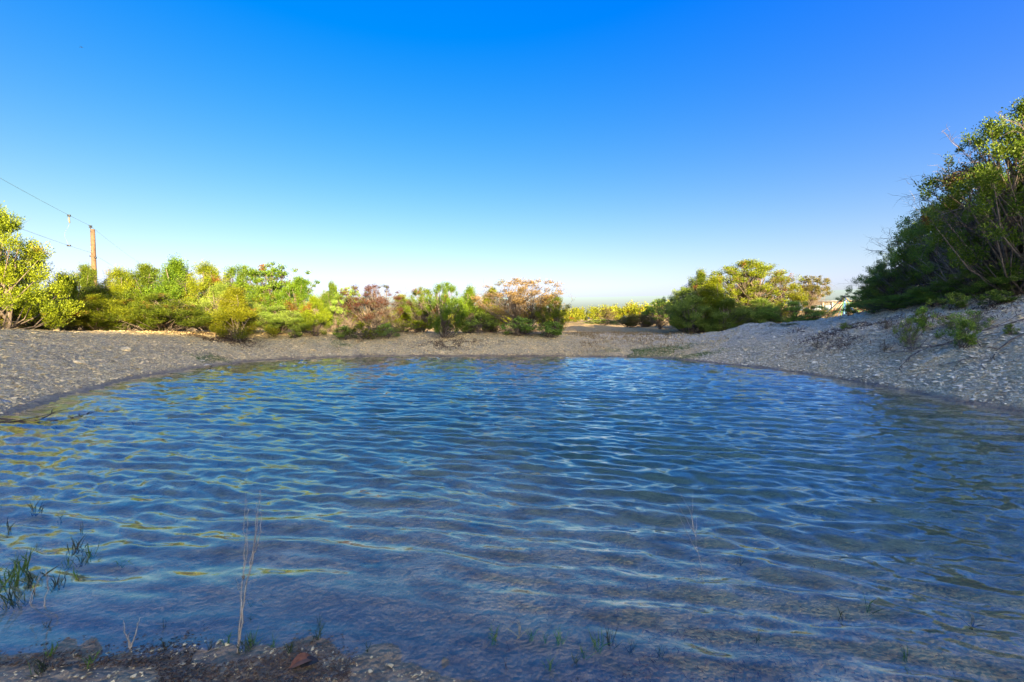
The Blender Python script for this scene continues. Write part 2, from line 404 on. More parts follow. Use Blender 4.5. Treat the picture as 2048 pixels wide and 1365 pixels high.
def water_mat():
    m, nt, b = mat_new('pond_water'); L = nt.links.new; nt.nodes.remove(b)
    out = nt.nodes['Material Output']
    geo = nd(nt, 'ShaderNodeNewGeometry')
    mp = nd(nt, 'ShaderNodeMapping'); mp.inputs['Rotation'].default_value = (0, 0, R(13)); mp.inputs['Scale'].default_value = (.35, 1, 1); L(geo.outputs['Position'], mp.inputs[0])
    n1 = nd(nt, 'ShaderNodeTexNoise', Scale=22.0, Detail=4.0, Distortion=.4); L(mp.outputs[0], n1.inputs['Vector'])
    n2 = nd(nt, 'ShaderNodeTexNoise', Scale=.5, Detail=2.0); L(geo.outputs['Position'], n2.inputs['Vector'])
    bp = nd(nt, 'ShaderNodeBump', Distance=.008); L(n1.outputs[0], bp.inputs['Height'])
    L(maprange(nt, n2.outputs[0], .4, .62, .06, .32), bp.inputs['Strength'])
    dt = nd(nt, 'ShaderNodeVectorMath', operation='DOT_PRODUCT'); L(geo.outputs['Incoming'], dt.inputs[0]); L(bp.outputs[0], dt.inputs[1])
    ab_ = nd(nt, 'ShaderNodeMath', operation='ABSOLUTE'); L(dt.outputs['Value'], ab_.inputs[0])
    om = nd(nt, 'ShaderNodeMath', operation='SUBTRACT'); om.inputs[0].default_value = 1; L(ab_.outputs[0], om.inputs[1])
    pw = nd(nt, 'ShaderNodeMath', operation='POWER'); L(om.outputs[0], pw.inputs[0]); pw.inputs[1].default_value = 3.2
    fr = nd(nt, 'ShaderNodeMath', operation='MULTIPLY_ADD', use_clamp=True); L(pw.outputs[0], fr.inputs[0]); fr.inputs[1].default_value = 1 - F0; fr.inputs[2].default_value = F0
    tr = nd(nt, 'ShaderNodeBsdfTransparent'); tr.inputs[0].default_value = (.97, .99, .98, 1)
    gl = nd(nt, 'ShaderNodeBsdfGlossy', Roughness=.015); gl.inputs[0].default_value = (1, 1, 1, 1); L(bp.outputs[0], gl.inputs['Normal'])
    mx = nd(nt, 'ShaderNodeMixShader'); L(fr.outputs[0], mx.inputs[0]); mk = nd(nt, 'ShaderNodeMixShader'); df = nd(nt, 'ShaderNodeBsdfDiffuse'); df.inputs[0].default_value = (.13, .29, .27, 1)
    dp = nd(nt, 'ShaderNodeAttribute', attribute_name='depth'); ex = nd(nt, 'ShaderNodeMath', operation='MULTIPLY'); L(dp.outputs['Fac'], ex.inputs[0]); ex.inputs[1].default_value = -.9
    ex2 = nd(nt, 'ShaderNodeMath', operation='EXPONENT'); L(ex.outputs[0], ex2.inputs[0])
    L(maprange(nt, ex2.outputs[0], 0, 1, .42, .015), mk.inputs[0]); L(tr.outputs[0], mk.inputs[1]); L(df.outputs[0], mk.inputs[2]); L(mk.outputs[0], mx.inputs[1]); L(gl.outputs[0], mx.inputs[2])
    L(mx.outputs[0], out.inputs[0])
    ab = nd(nt, 'ShaderNodeVolumeAbsorption', Density=.4); ab.inputs[0].default_value = (.45, .74, .70, 1)
    L(ab.outputs[0], out.inputs['Volume'])
    return m
M['water'] = water_mat()
tag(link('water', wme, M['water']), kind='structure')

# ------------------------------------------------------------------ trees
def leaf_quads(c, d, ln, wd, rg):
    """diamond leaves at c pointing along d"""
    n = len(c); r = rg.normal(size=(n, 3)); s = np.cross(d, r); s /= np.linalg.norm(s, axis=1)[:, None] + 1e-9
    ln = ln[:, None]; wd = wd[:, None]
    nrm = np.cross(s, d)
    v0 = c - d * ln * .5; v2 = c + d * ln * .5
    mid = c - d * ln * .05 + nrm * ln * .12
    V = np.stack([v0, mid - s * wd, v2, mid + s * wd], 1).reshape(-1, 3)
    F = np.arange(4 * n).reshape(n, 4)
    return V, F

def clump_leaves(cen, rad, per, ll, lw, rg, vert=1.3, upb=.5):
    cs, ds = [], []
    for c, r in zip(cen, rad):
        n = int(per * (r / .45) ** 1.6)
        d = rg.normal(size=(n, 3)); d[:, 2] += .35; d /= np.linalg.norm(d, axis=1)[:, None]
        rad_ = r * rg.random(n) ** .45
        # pointed lobes: sub tufts inside the clump
        k = 6; td = rg.normal(size=(k, 3)); td[:, 2] = np.abs(td[:, 2]) + .35; td /= np.linalg.norm(td, axis=1)[:, None]
        w = np.max(d @ td.T, axis=1); rad_ = rad_ * (.55 + .85 * np.clip(w, 0, 1) ** 8)
        p = c + d * rad_[:, None] * np.array([1, 1, vert])
        dd = d + np.array([0, 0, upb]) + .45 * rg.normal(size=(n, 3)); dd /= np.linalg.norm(dd, axis=1)[:, None]
        cs.append(p); ds.append(dd)
    c = np.concatenate(cs); d = np.concatenate(ds); n = len(c)
    return leaf_quads(c, d, ll * (.6 + .8 * rg.random(n)), lw * (.6 + .8 * rg.random(n)), rg)

def twig(mb, p, d, L, r, rnd, depth=2, droop=-.02):
    pts = [Vector(p)]; rads = [r]; d = Vector(d).normalized(); n = 5
    for k in range(n):
        d = (d + Vector((rnd.gauss(0, .22), rnd.gauss(0, .22), rnd.gauss(0, .2) + droop))).normalized()
        pts.append(pts[-1] + d * L / n); rads.append(r * (1 - .8 * (k + 1) / n))
        if depth > 0 and k > 0:
            for q in range(2 if depth > 1 else 1):
                dd = (d + Vector((rnd.gauss(0, .7), rnd.gauss(0, .7), rnd.gauss(0, .6)))).normalized()
                twig(mb, pts[-1], dd, L * rnd.uniform(.35, .6), r * .55, rnd, depth - 1, droop)
    mb.tube(pts, rads, 3 if r < .02 else 4, cap=False)

def make_tree(name, seed, H, Rw, nclump, per, ll, lw, base=.06, vert=1.3, crad=(.34, .6), stems=3, shape='dome', ntw=10, lean=0, twr=.012):
    rg = np.random.default_rng(seed); rnd = random.Random(seed)
    cen, rad = [], []
    lob = [(rnd.uniform(0, 6.28), rnd.uniform(.3, .9), rnd.uniform(-.3, .3)) for _ in range(5)]
    while len(cen) < nclump:
        t = rnd.random() ** .8; a = rnd.uniform(0, 6.283)
        if shape == 'dome': prof = math.sin(math.pi * min(1, .18 + t * .80)) ** .7
        elif shape == 'cone': prof = (1 - t) ** .75 * .95 + .12
        elif shape == 'oak': prof = math.sin(math.pi * (.1 + .84 * t)) ** .5
        prof *= 1 + .22 * math.sin(a * 2 + lob[0][0] + t * 3) + .14 * math.sin(a * 3 + lob[1][0] - t * 4)
        q = rnd.choice((rnd.uniform(.62, 1), rnd.uniform(.75, 1), rnd.uniform(.1, .8)))
        rc = rnd.uniform(*crad) * (1 - .35 * t)
        rr_ = max(0, Rw * prof * q - rc * .5)
        z = H * (base + (1 - base) * t) - rc * vert * (.9 if t > .5 else 0) 
        z = max(z, rc * .7 + H * base * .3)
        cen.append((rr_ * math.cos(a) + lean * t * H, rr_ * math.sin(a), z)); rad.append(rc)
    cen = np.array(cen); rad = np.array(rad)
    V, F = clump_leaves(cen, rad, per, ll, lw, rg, vert)
    crown = npmesh(name + '_crown', V, F)
    mb = MB()
    st = []
    for s in range(stems):
        a = rnd.uniform(0, 6.28); b = Vector((.12 * math.cos(a), .12 * math.sin(a), -.15)) * (Rw / 2)
        top = Vector((Rw * .35 * math.cos(a) + lean * H * .7, Rw * .35 * math.sin(a), H * rnd.uniform(.65, .85)))
        pts = [b.lerp(top, k / 7) + Vector((rnd.gauss(0, .05), rnd.gauss(0, .05), 0)) * (Rw * .5) * min(k, 1) for k in range(8)]
        r0 = .035 * H / 1.6 / math.sqrt(stems)
        mb.tube(pts, [r0 * (1 - .11 * k) for k in range(8)], 6, cap=False); st.append(pts)
    for c in cen:
        pts_ = rnd.choice(st); c = Vector(c); k = max(0, min(6, int(7 * (c.z / H - .25)) ))
        a = pts_[k]; m = a.lerp(c, .5) + Vector((rnd.gauss(0, .1), rnd.gauss(0, .1), -.08 * (c - a).length))
        mb.tube([a, a.lerp(m, .5) + Vector((0, 0, .03)), m, c.lerp(m, .4), c], [.032 * H / 4.5, .026 * H / 4.5, .02 * H / 4.5, .014, .006], 4, cap=False)
    for k in range(ntw):
        p = Vector(rnd.choice(st)[rnd.randint(1, 6)]); a = rnd.uniform(0, 6.28)
        twig(mb, p, (math.cos(a), math.sin(a), rnd.uniform(-.1, .5)), Rw * rnd.uniform(.55, .85), twr * 1.3, rnd)
    return {'crown': crown, 'trunk': mb.mesh(name + '_trunk'), 'H': H, 'R': Rw}

PR = {
 'j1': make_tree('juniper_a', 1, 4.4, 1.7, 80, 900, .062, .0125),
 'j2': make_tree('juniper_b', 2, 4.4, 1.9, 95, 900, .062, .0125, shape='dome', base=.02),
 'j3': make_tree('juniper_c', 3, 4.2, 1.5, 70, 920, .062, .0125, shape='cone', vert=1.6),
 'j4': make_tree('juniper_d', 4, 4.2, 2.0, 90, 880, .062, .0125, base=.12, crad=(.28, .5)),
 'big1': make_tree('large_tree_a', 11, 6.4, 2.4, 220, 430, .078, .0155, base=.10, crad=(.27, .5), stems=4, ntw=34, twr=.014),
 'big2': make_tree('large_tree_b', 12, 6.4, 2.5, 190, 430, .078, .0155, base=.12, crad=(.25, .46), stems=4, ntw=44, shape='dome', twr=.014),
 'oak': make_tree('open_oak', 21, 4.6, 2.1, 110, 300, .085, .022, base=.3, crad=(.3, .5), stems=3, shape='oak', vert=.8, ntw=20),
 'dry': make_tree('dry_tree', 31, 4.2, 2.0, 110, 300, .08, .012, base=.25, crad=(.3, .5), stems=4, shape='oak', vert=.8, ntw=60),
 'shrub1': make_tree('shrub_a', 41, 1.6, .9, 26, 260, .10, .022, base=.05, crad=(.2, .36), stems=4, ntw=12, twr=.006),
 'shrub2': make_tree('shrub_b', 42, 1.3, .9, 24, 260, .08, .018, base=.1, crad=(.14, .3), stems=5, ntw=26, twr=.006),
 'sparse': make_tree('sparse_shrub', 43, 1.0, .7, 16, 130, .06, .012, base=.25, crad=(.1, .2), stems=6, ntw=22, twr=.005),
}
_rn = random.Random(99)
_matmesh = {}
def crown_mesh(kind, mkey):
    k = (kind, mkey)
    if k not in _matmesh:
        src = PR[kind]['crown']
        me = src if not any(q[0] == kind for q in _matmesh) else src.copy()
        me.materials.clear(); me.materials.append(M[mkey]); _matmesh[k] = me
    return _matmesh[k]
def tree_at(kind, x, y, H, Wd, label, cat='tree', name='juniper_tree', mkey='juniper', group=None, bark='bark', z=None, rz=None, tilt=0, bname='trunk'):
    pr = PR[kind]
    if z is None: z = gz(x, y) - .03
    e = empty(name, (x, y, z), _rn.uniform(0, 6.28) if rz is None else rz)
    sx = Wd / 2 / pr['R']; sz = H / pr['H']; e.scale = (sx, sx, sz)
    if tilt: e.rotation_euler[0] = tilt
    tag(e, label, cat, group)
    if len(pr['trunk'].materials) == 0: pr['trunk'].materials.append(M[bark])
    link(bname, pr['trunk'], None, e)
    if len(pr['crown'].materials) == 0: pr['crown'].materials.append(M[mkey])
    c = link('crown', pr['crown'], None, e); c.material_slots[0].link = 'OBJECT'; c.material_slots[0].material = M[mkey]
    return e
def T(kind, u, top, w, depth, label, **kw):
    """tree whose crown is centred on photo column u with its top at row top and w pixels wide"""
    p = P(u, top, depth); g = gz(p.x, p.y); w = w * (1.22 if depth < 45 else .95)
    return tree_at(kind, p.x, p.y, p.z - g, w / FPX * depth, label, **kw)

LG = 'sunlit junipers along the left bank'
T('j2', -6, 410, 190, 15.5, 'tall golden green juniper at the left edge, its crown open and cut by the frame', group=LG, mkey='juniper_y')
T('j1', 55, 585, 150, 17.5, 'low golden juniper below the tall tree at the left edge', group=LG, mkey='juniper_y')
T('j3', 128, 543, 115, 20, 'pointed juniper just left of the utility pole', group=LG, mkey='juniper_y')
T('j1', 172, 528, 95, 23, 'narrow juniper hiding the foot of the utility pole', group=LG, mkey='juniper')
T('j2', 238, 533, 110, 22.5, 'juniper with a rust orange top right of the utility pole', group=LG, mkey='juniper_y')
T('j1', 292, 526, 120, 23, 'green juniper behind the bank, second crown to the right of the pole', group=LG, mkey='juniper')
T('j3', 352, 513, 125, 23.5, 'tallest pointed juniper of the left row', group=LG, mkey='juniper')
T('j2', 412, 522, 115, 24.5, 'juniper with rusty patches behind the round shaded bush', group=LG, mkey='juniper_y')
T('j1', 195, 588, 150, 19.5, 'low dense juniper at the foot of the pole group', group=LG, mkey='juniper_y')
T('j2', 318, 585, 160, 20, 'low wide juniper in front of the tallest pointed one', group=LG, mkey='juniper')
T('j3', 470, 572, 120, 21, 'bright yellow juniper right behind the round shaded bush', group=LG, mkey='juniper_y')
T('j4', 486, 527, 120, 26, 'juniper with a loose top right of the rusty one', group=LG, mkey='juniper')
T('oak', 545, 525, 130, 26, 'open crowned tree with bare twigs showing at its top', cat='tree', name='oak_tree', group=LG, mkey='juniper')
T('j1', 598, 552, 90, 25, 'juniper sloping down to the gap at the right end of the left row', group=LG, mkey='juniper')
T('j2', 555, 610, 120, 23, 'dark shaded juniper low behind the lit strip of bank', group=LG, mkey='juniper_d')
T('j1', 628, 592, 70, 23.5, 'small yellow green juniper with pale twigs at the right end of the left row', group=LG, mkey='juniper_y')


CG = 'trees along the far bank'
T('j2', 664, 562, 62, 25.5, 'slim juniper left of the brown tree on the far bank', group=CG, mkey='juniper')
T('oak', 702, 572, 66, 25.5, 'thin tree with grey bare limbs beside the brown tree', group=CG, mkey='juniper_d', name='oak_tree')
T('dry', 745, 568, 110, 25, 'brown purplish half dead tree with bare grey twigs at its foot', group=CG, mkey='rust_leaf', name='dead_brown_tree')
T('j1', 802, 588, 80, 27, 'yellow green juniper right of the brown tree', group=CG, mkey='juniper_y')
T('j4', 842, 572, 85, 26.5, 'juniper with dark knobbly top left of the bank tree', group=CG, mkey='juniper')

T('j3', 940, 570, 70, 26, 'pointed juniper between the bank tree and the tan tree', group=CG, mkey='juniper')
T('j1', 985, 574, 80, 27, 'bright juniper touching the left side of the tan tree', group=CG, mkey='juniper_y')
T('dry', 1045, 556, 150, 25.5, 'wide dry tree with tan orange crown and grey trunks', group=CG, mkey='tan_leaf', name='dry_tan_tree')
T('j4', 1105, 588, 72, 25, 'green tree with sparse twigs at the right end of the far bank row', group=CG, mkey='juniper')
T('shrub1', 962, 622, 90, 25, 'dark grey green shrub below the tan tree on its left', cat='shrub', name='shrub', group=CG, mkey='juniper_d')
T('shrub1', 1040, 632, 80, 24.5, 'green shrub at the foot of the tan tree', cat='shrub', name='shrub', group=CG, mkey='juniper_d')
T('shrub1', 1100, 640, 70, 24.3, 'dark shrub at the right foot of the far bank row', cat='shrub', name='shrub', group=CG, mkey='juniper_d')
T('shrub1', 690, 650, 60, 23.2, 'small green shrub on the crest below the thin grey limbed tree', cat='shrub', name='shrub', group=CG, mkey='juniper_d')
T('shrub2', 730, 640, 80, 23.4, 'pale twiggy brush at the foot of the brown tree', cat='shrub', name='brushwood', group=CG, mkey='juniper_y')
T('shrub1', 775, 645, 60, 23.8, 'green shrub right of the pale twiggy brush', cat='shrub', name='shrub', group=CG, mkey='juniper_d')
T('shrub1', 835, 640, 70, 25.5, 'yellow green shrub behind the crest left of the bank tree', cat='shrub', name='shrub', group=CG, mkey='juniper_y')
T('shrub1', 592, 655, 28, 22.5, 'tiny green shrub on the lit strip of the crest', cat='shrub', name='shrub', group=CG, mkey='juniper_d')

RG = 'trees behind the far right corner of the pond'
T('oak', 1322, 597, 64, 34, 'dark small leaved oak at the left end of the corner group', group=RG, mkey='juniper_d', name='oak_tree')
T('j4', 1368, 572, 90, 29, 'dark green juniper on the left shoulder of the corner group', group=RG, mkey='juniper_d')
T('j1', 1402, 538, 80, 32, 'juniper with a brownish knob top behind the bright yellow one', group=RG, mkey='juniper')
T('j3', 1428, 550, 110, 27.5, 'bright yellow pointed juniper in the middle of the corner group', group=RG, mkey='juniper_y')
T('big1', 1492, 518, 165, 31, 'broad tallest juniper of the corner group', group=RG, mkey='juniper_y')
T('j4', 1556, 548, 95, 31, 'golden juniper on the right shoulder of the corner group', group=RG, mkey='juniper_y')
T('j2', 1385, 590, 110, 26.5, 'shaded green juniper low at the left front of the corner group', group=RG, mkey='juniper_d')
T('j1', 1458, 595, 100, 26, 'shaded green juniper low at the front centre of the corner group', group=RG, mkey='juniper_d')
T('j2', 1520, 596, 95, 27.5, 'dark juniper behind the earth mound', group=RG, mkey='juniper_d')
T('j4', 1590, 600, 105, 25.5, 'low dark green bush between the mound and the oak', cat='bush', name='bush', group=RG, mkey='juniper_d')
T('shrub1', 1630, 625, 75, 23.5, 'bright green low shrub at the top of the gravel slope', cat='shrub', name='shrub', group=RG, mkey='juniper_d')
T('shrub2', 1580, 645, 62, 21.5, 'grey twiggy shrub beside the earth mound', cat='shrub', name='brushwood', group=RG, mkey='juniper_d')
T('oak', 1617, 551, 88, 48, 'lone golden oak with dark forked trunks left of the shed', name='oak_tree', mkey='oak_leaf')
T('j1', 1735, 598, 64, 52, 'dark evergreen behind the rope climbing net', mkey='juniper_d')
T('oak', 1215, 616, 44, 75, 'small rounded tree rising above the distant woods', name='oak_tree', mkey='oak_leaf')
T('shrub1', 1205, 638, 90, 42, 'grey green bush at the left of the gap, beside the pale mound', cat='bush', name='bush', mkey='juniper_d', group='bushes in the gap')
T('shrub1', 1255, 632, 95, 44, 'tan grey bush in the middle of the gap', cat='bush', name='bush', mkey='oak_leaf', group='bushes in the gap')
T('j2', 1292, 622, 80, 42, 'taller olive bush at the right of the gap', cat='bush', name='bush', mkey='oak_leaf', group='bushes in the gap')

BG = 'trees on the right hand bank'
T('oak', 1742, 572, 84, 21, 'loose small oak at the low end of the right hand trees', group=BG, mkey='juniper_d', name='oak_tree')
T('big1', 1800, 530, 130, 18.5, 'shaded juniper in front of the loose small oak', group=BG, mkey='juniper_d')
T('big2', 1838, 440, 140, 18, 'juniper with a small sunlit tip in the right hand group', group=BG, mkey='juniper_d', bark='bark_pale')
T('big1', 1898, 385, 160, 16.5, 'green juniper with a rounded top beside the tallest one', group=BG, mkey='juniper_d')
T('big2', 1968, 318, 200, 15, 'wide open tree with arching limbs and grey dead twigs', group=BG, mkey='juniper_d')
T('big1', 2062, 185, 270, 13.5, 'tallest tree at the right edge, cut by the frame', group=BG, mkey='juniper')
T('j2', 1765, 522, 84, 19.5, 'mid green juniper stepping down between the loose oak and the taller trees', group=BG, mkey='juniper_d')
T('j4', 1790, 588, 110, 17.2, 'low green juniper fringe at the lower end of the right hand trees', group=BG, mkey='juniper_d')
T('j2', 1880, 560, 130, 15.5, 'low juniper skirt under the rounded tree', group=BG, mkey='juniper_d')
T('j4', 1968, 530, 130, 14.2, 'low juniper skirt beside the dead branches on the slope', group=BG, mkey='juniper_d')
T('j2', 2058, 520, 120, 13.4, 'low juniper at the right edge above the slope', group=BG, mkey='juniper_d')

SG = 'small shrubs on the right gravel slope'
def on_slope(u, v, zlist=np.arange(0, 4, .02)):
    for z in zlist[::-1]:
        pass
    cx, cy = (u - 1024) / FPX, (682.5 - v) / FPX
    cp, sp = math.cos(PITCH), math.sin(PITCH)
    d = (cx, cp + cy * sp, -sp + cy * cp)
    t = np.arange(1.2, 60, .03)
    zz = EYE + d[2] * t; g = height(d[0] * t, d[1] * t)
    k = np.argmax(zz < g)
    return d[0] * t[k], d[1] * t[k], g[k]
def shrub(kind, u, v, wpx, hpx, label, mkey='juniper_d', group=SG, name='slope_shrub', cat='shrub', **kw):
    x, y, z = on_slope(u, v); s = y / FPX
    return tree_at(kind, x, y, hpx * s, wpx * s, label, cat=cat, name=name, mkey=mkey, group=group, z=z - .03, **kw)
shrub('j1', 443, 667, 125, 100, 'round dark green bush on the crest of the left bank, bare roots below it', cat='bush', name='round_bush', mkey='juniper_d', group='trees growing on the bank face')
shrub('j4', 893, 676, 112, 114, 'green juniper growing on the far bank face with exposed roots', cat='tree', name='juniper_tree', mkey='juniper', group='trees growing on the bank face')
shrub('shrub2', 1812, 690, 46, 62, 'upright juniper seedling left of centre on the gravel slope')
shrub('shrub1', 1845, 662, 60, 52, 'green juniper tuft beside the upright seedling')
shrub('shrub1', 1925, 700, 74, 66, 'leaning juniper with a bare stem on the gravel slope')
shrub('shrub2', 1945, 660, 80, 46, 'spreading green juniper branch above the leaning one')
shrub('shrub1', 1958, 602, 60, 40, 'bright green tuft under the skirt of the big trees')
shrub('shrub1', 2020, 672, 30, 26, 'small round brown green tuft near the right edge')
shrub('sparse', 1635, 700, 28, 24, 'small grey bare bush low on the gravel slope', mkey='oak_leaf')
shrub('sparse', 1825, 703, 34, 42, 'feathery green weed under the upright seedling')
shrub('sparse', 1768, 705, 26, 30, 'grey dead weed left of the feathery one', mkey='oak_leaf')
shrub('shrub1', 1700, 632, 50, 26, 'green tuft at the foot of the rope climbing net')
shrub('shrub1', 1905, 622, 70, 38, 'low juniper sprig below the dark hollow of the trees')
shrub('sparse', 1770, 660, 40, 26, 'brown green weed patch high on the slope', mkey='oak_leaf')
shrub('sparse', 1873, 680, 20, 18, 'little sprig between the seedling and the leaning juniper')

shrub('shrub1', 1990, 612, 90, 34, 'low green sprig spreading under the tallest tree')
shrub('shrub1', 1860, 600, 60, 30, 'green sprig at the lower edge of the right hand trees, beside pale stones')
shrub('shrub2', 1745, 628, 46, 26, 'loose green sprig right of the climbing net')
shrub('shrub1', 1690, 660, 26, 16, 'tiny green tuft below the climbing net')
shrub('shrub2', 1900, 660, 44, 34, 'thin green twigs between the tuft and the spreading branch')
# off frame trees that stand on the bank behind and right of the camera
OG = 'trees standing outside the picture'
for (x, y, H, Wd) in ((18.5, 8, 4.2, 5.5), (20, 3, 4.6, 6), (18, -4, 4.8, 6), (24, 12, 4.5, 6), (27, 4, 5, 6), (10, -14, 5, 6)):
    tree_at('big1' if (x + y) % 2 < 1 else 'big2', x, y, H, Wd, 'juniper on the bank outside the picture to the right and behind', group=OG, mkey='juniper')
for (x, y, H, Wd) in ((-22, 9, 5.5, 5), (-20, 2, 5.5, 5.5), (-16, -3, 5, 5)):
    tree_at('j2', x, y, H, Wd, 'juniper on the left bank outside the picture', group='junipers left of the picture', mkey='juniper_y')

# distant woods: one mass nobody could count
def woods(name, n, box, hh, mkey):
    rg = np.random.default_rng(7); cen = []; rad = []
    for k in range(n):
        u = rg.uniform(box[0], box[1]); dep = rg.uniform(box[2], box[3]); x = (u - 1024) / FPX * dep
        g = float(height(np.array([x]), np.array([dep]))[0]); h = hh * rg.uniform(.6, 1.1)
        for q in range(7):
            cen.append((x + rg.normal() * 1.0, dep + rg.normal(), g + h * rg.uniform(.15, .9))); rad.append(rg.uniform(.6, 1.1))
    V, F = clump_leaves(np.array(cen), np.array(rad), 34, .26, .09, rg, 1.2)
    return tag(link(name, npmesh(name, V, F), M[mkey]), 'distant band of yellow green scrub woods on the horizon', 'woods', kind='stuff')
woods('distant_woods', 520, (-700, 1570, 90, 150), 3.6, 'juniper_y')

# ------------------------------------------------------------------ stones, gravel, rubble
import bmesh
M['stone_pale'] = plain_mat('pale_limestone', (.80, .68, .48), .85, var=.3, scale=14)
M['stone_tan'] = plain_mat('tan_limestone', (.76, .58, .31), .85, var=.35, scale=14)
def objvar(m, lo=.55, hi=1.3):
    nt = m.node_tree; b = nt.nodes['Principled BSDF']; l = b.inputs['Base Color'].links[0]; src = l.from_socket
    oi = nd(nt, 'ShaderNodeObjectInfo'); h = nd(nt, 'ShaderNodeHueSaturation'); nt.links.new(src, h.inputs['Color'])
    nt.links.new(maprange(nt, oi.outputs['Random'], 0, 1, .72, 1.2), h.inputs['Value']); nt.links.new(h.outputs[0], b.inputs['Base Color'])
objvar(M['stone_pale']); objvar(M['stone_tan'])
def rock_mesh(name, seed, mat, n=13, flat=.45):
    rnd = random.Random(seed); bm = bmesh.new()
    for k in range(n):
        a, z = rnd.uniform(0, 6.28), rnd.uniform(-1, 1); q = math.sqrt(1 - z * z) * rnd.uniform(.75, 1.1)
        bm.verts.new((q * math.cos(a), .75 * q * math.sin(a), z * flat * rnd.uniform(.7, 1)))
    r = bmesh.ops.convex_hull(bm, input=bm.verts)
    bmesh.ops.delete(bm, geom=[g for g in r['geom_interior'] if isinstance(g, bmesh.types.BMVert)], context='VERTS')
    me = bpy.data.meshes.new(name); bm.to_mesh(me); bm.free(); me.materials.append(mat); return me
ROCKS = {'pale': [rock_mesh('stone', k, M['stone_pale'], flat=.36) for k in range(5)], 'tan': [rock_mesh('stone', 20 + k, M['stone_tan']) for k in range(5)]}
rs = random.Random(5)
def stone(x, y, r, kind, z=None, sz=1.0):
    if z is None: z = gz(x, y)
    return link('stone', rs.choice(ROCKS[kind]), None, ground, (x, y, z + r * .08), (rs.gauss(0, .18), rs.gauss(0, .18), rs.uniform(0, 6.28)), (r, r, r * sz))
# the larger stones the photograph shows one by one
first = {}
for u, v, w, k in ((605,688,18,'tan'),(590,695,14,'tan'),(627,701,16,'tan'),(415,732,22,'pale'),(405,722,14,'pale'),(160,726,26,'tan'),(135,760,14,'pale'),(188,759,12,'pale'),(178,757,10,'pale'),(200,750,14,'tan'),(183,738,16,'tan'),
                   (168,744,10,'tan'),(505,683,12,'tan'),(250,702,30,'tan'),(88,690,14,'tan'),(40,700,12,'tan'),(660,708,8,'pale'),(768,709,6,'pale'),(855,707,6,'pale'),(985,708,6,'pale'),(350,690,12,'tan'),(410,650+40,10,'tan'),
                   (1605,652,16,'pale'),(1645,640,22,'pale'),(1665,638,14,'pale'),(1607,662,12,'pale'),(1560,672,10,'pale'),(1405,684,14,'tan'),(1425,683,12,'tan'),(1640,665,14,'pale'),(1690,625+15,12,'pale'),(1760,640,12,'pale')):
    x, y, z = on_slope(u, v); st_ = stone(x, y, w / 2 / FPX * y, k, z)
    first.setdefault(k, st_)
for k in range(255):
    u = rs.choice((rs.uniform(1560, 2060), rs.uniform(1700, 2060), rs.uniform(1850, 2060), rs.uniform(0, 420))); 
    v = rs.uniform(610, 815) if u > 1500 else rs.uniform(672, 800)
    x, y, z = on_slope(u, v)
    if z < .06 or y > 30 or y < 2: continue
    stone(x, y, rs.uniform(3.6, 6.5) / FPX * y * (1 if u > 1500 else .7), 'pale' if u > 1500 else 'tan', z)

def gn_scatter(name, pts, scl, rot, proto, label):
    me = bpy.data.meshes.new(name); me.vertices.add(len(pts)); me.vertices.foreach_set('co', pts.astype(np.float32).ravel())
    for nm, arr in (('scl', scl), ('rot', rot)):
        a = me.attributes.new(nm, 'FLOAT_VECTOR', 'POINT'); a.data.foreach_set('vector', arr.astype(np.float32).ravel())
    o = link(name, me); ng = bpy.data.node_groups.new(name, 'GeometryNodeTree')
    ng.interface.new_socket('Geometry', in_out='INPUT', socket_type='NodeSocketGeometry'); ng.interface.new_socket('Geometry', in_out='OUTPUT', socket_type='NodeSocketGeometry')
    N, L = ng.nodes, ng.links; gi = N.new('NodeGroupInput'); go = N.new('NodeGroupOutput')
    mp = N.new('GeometryNodeMeshToPoints'); ip = N.new('GeometryNodeInstanceOnPoints'); ob = N.new('GeometryNodeObjectInfo')
    ob.inputs['Object'].default_value = proto; ob.inputs['As Instance'].default_value = True
    a1 = N.new('GeometryNodeInputNamedAttribute'); a1.data_type = 'FLOAT_VECTOR'; a1.inputs['Name'].default_value = 'scl'
    a2 = N.new('GeometryNodeInputNamedAttribute'); a2.data_type = 'FLOAT_VECTOR'; a2.inputs['Name'].default_value = 'rot'
    e2r = N.new('FunctionNodeEulerToRotation'); L.new(a2.outputs['Attribute'], e2r.inputs[0])
    L.new(gi.outputs[0], mp.inputs[0]); L.new(mp.outputs[0], ip.inputs['Points']); L.new(ob.outputs['Geometry'], ip.inputs['Instance'])
    L.new(e2r.outputs[0], ip.inputs['Rotation']); L.new(a1.outputs['Attribute'], ip.inputs['Scale']); L.new(ip.outputs[0], go.inputs[0])
    md = o.modifiers.new('scatter', 'NODES'); md.node_group = ng
    return tag(o, label, 'gravel' , kind='stuff')
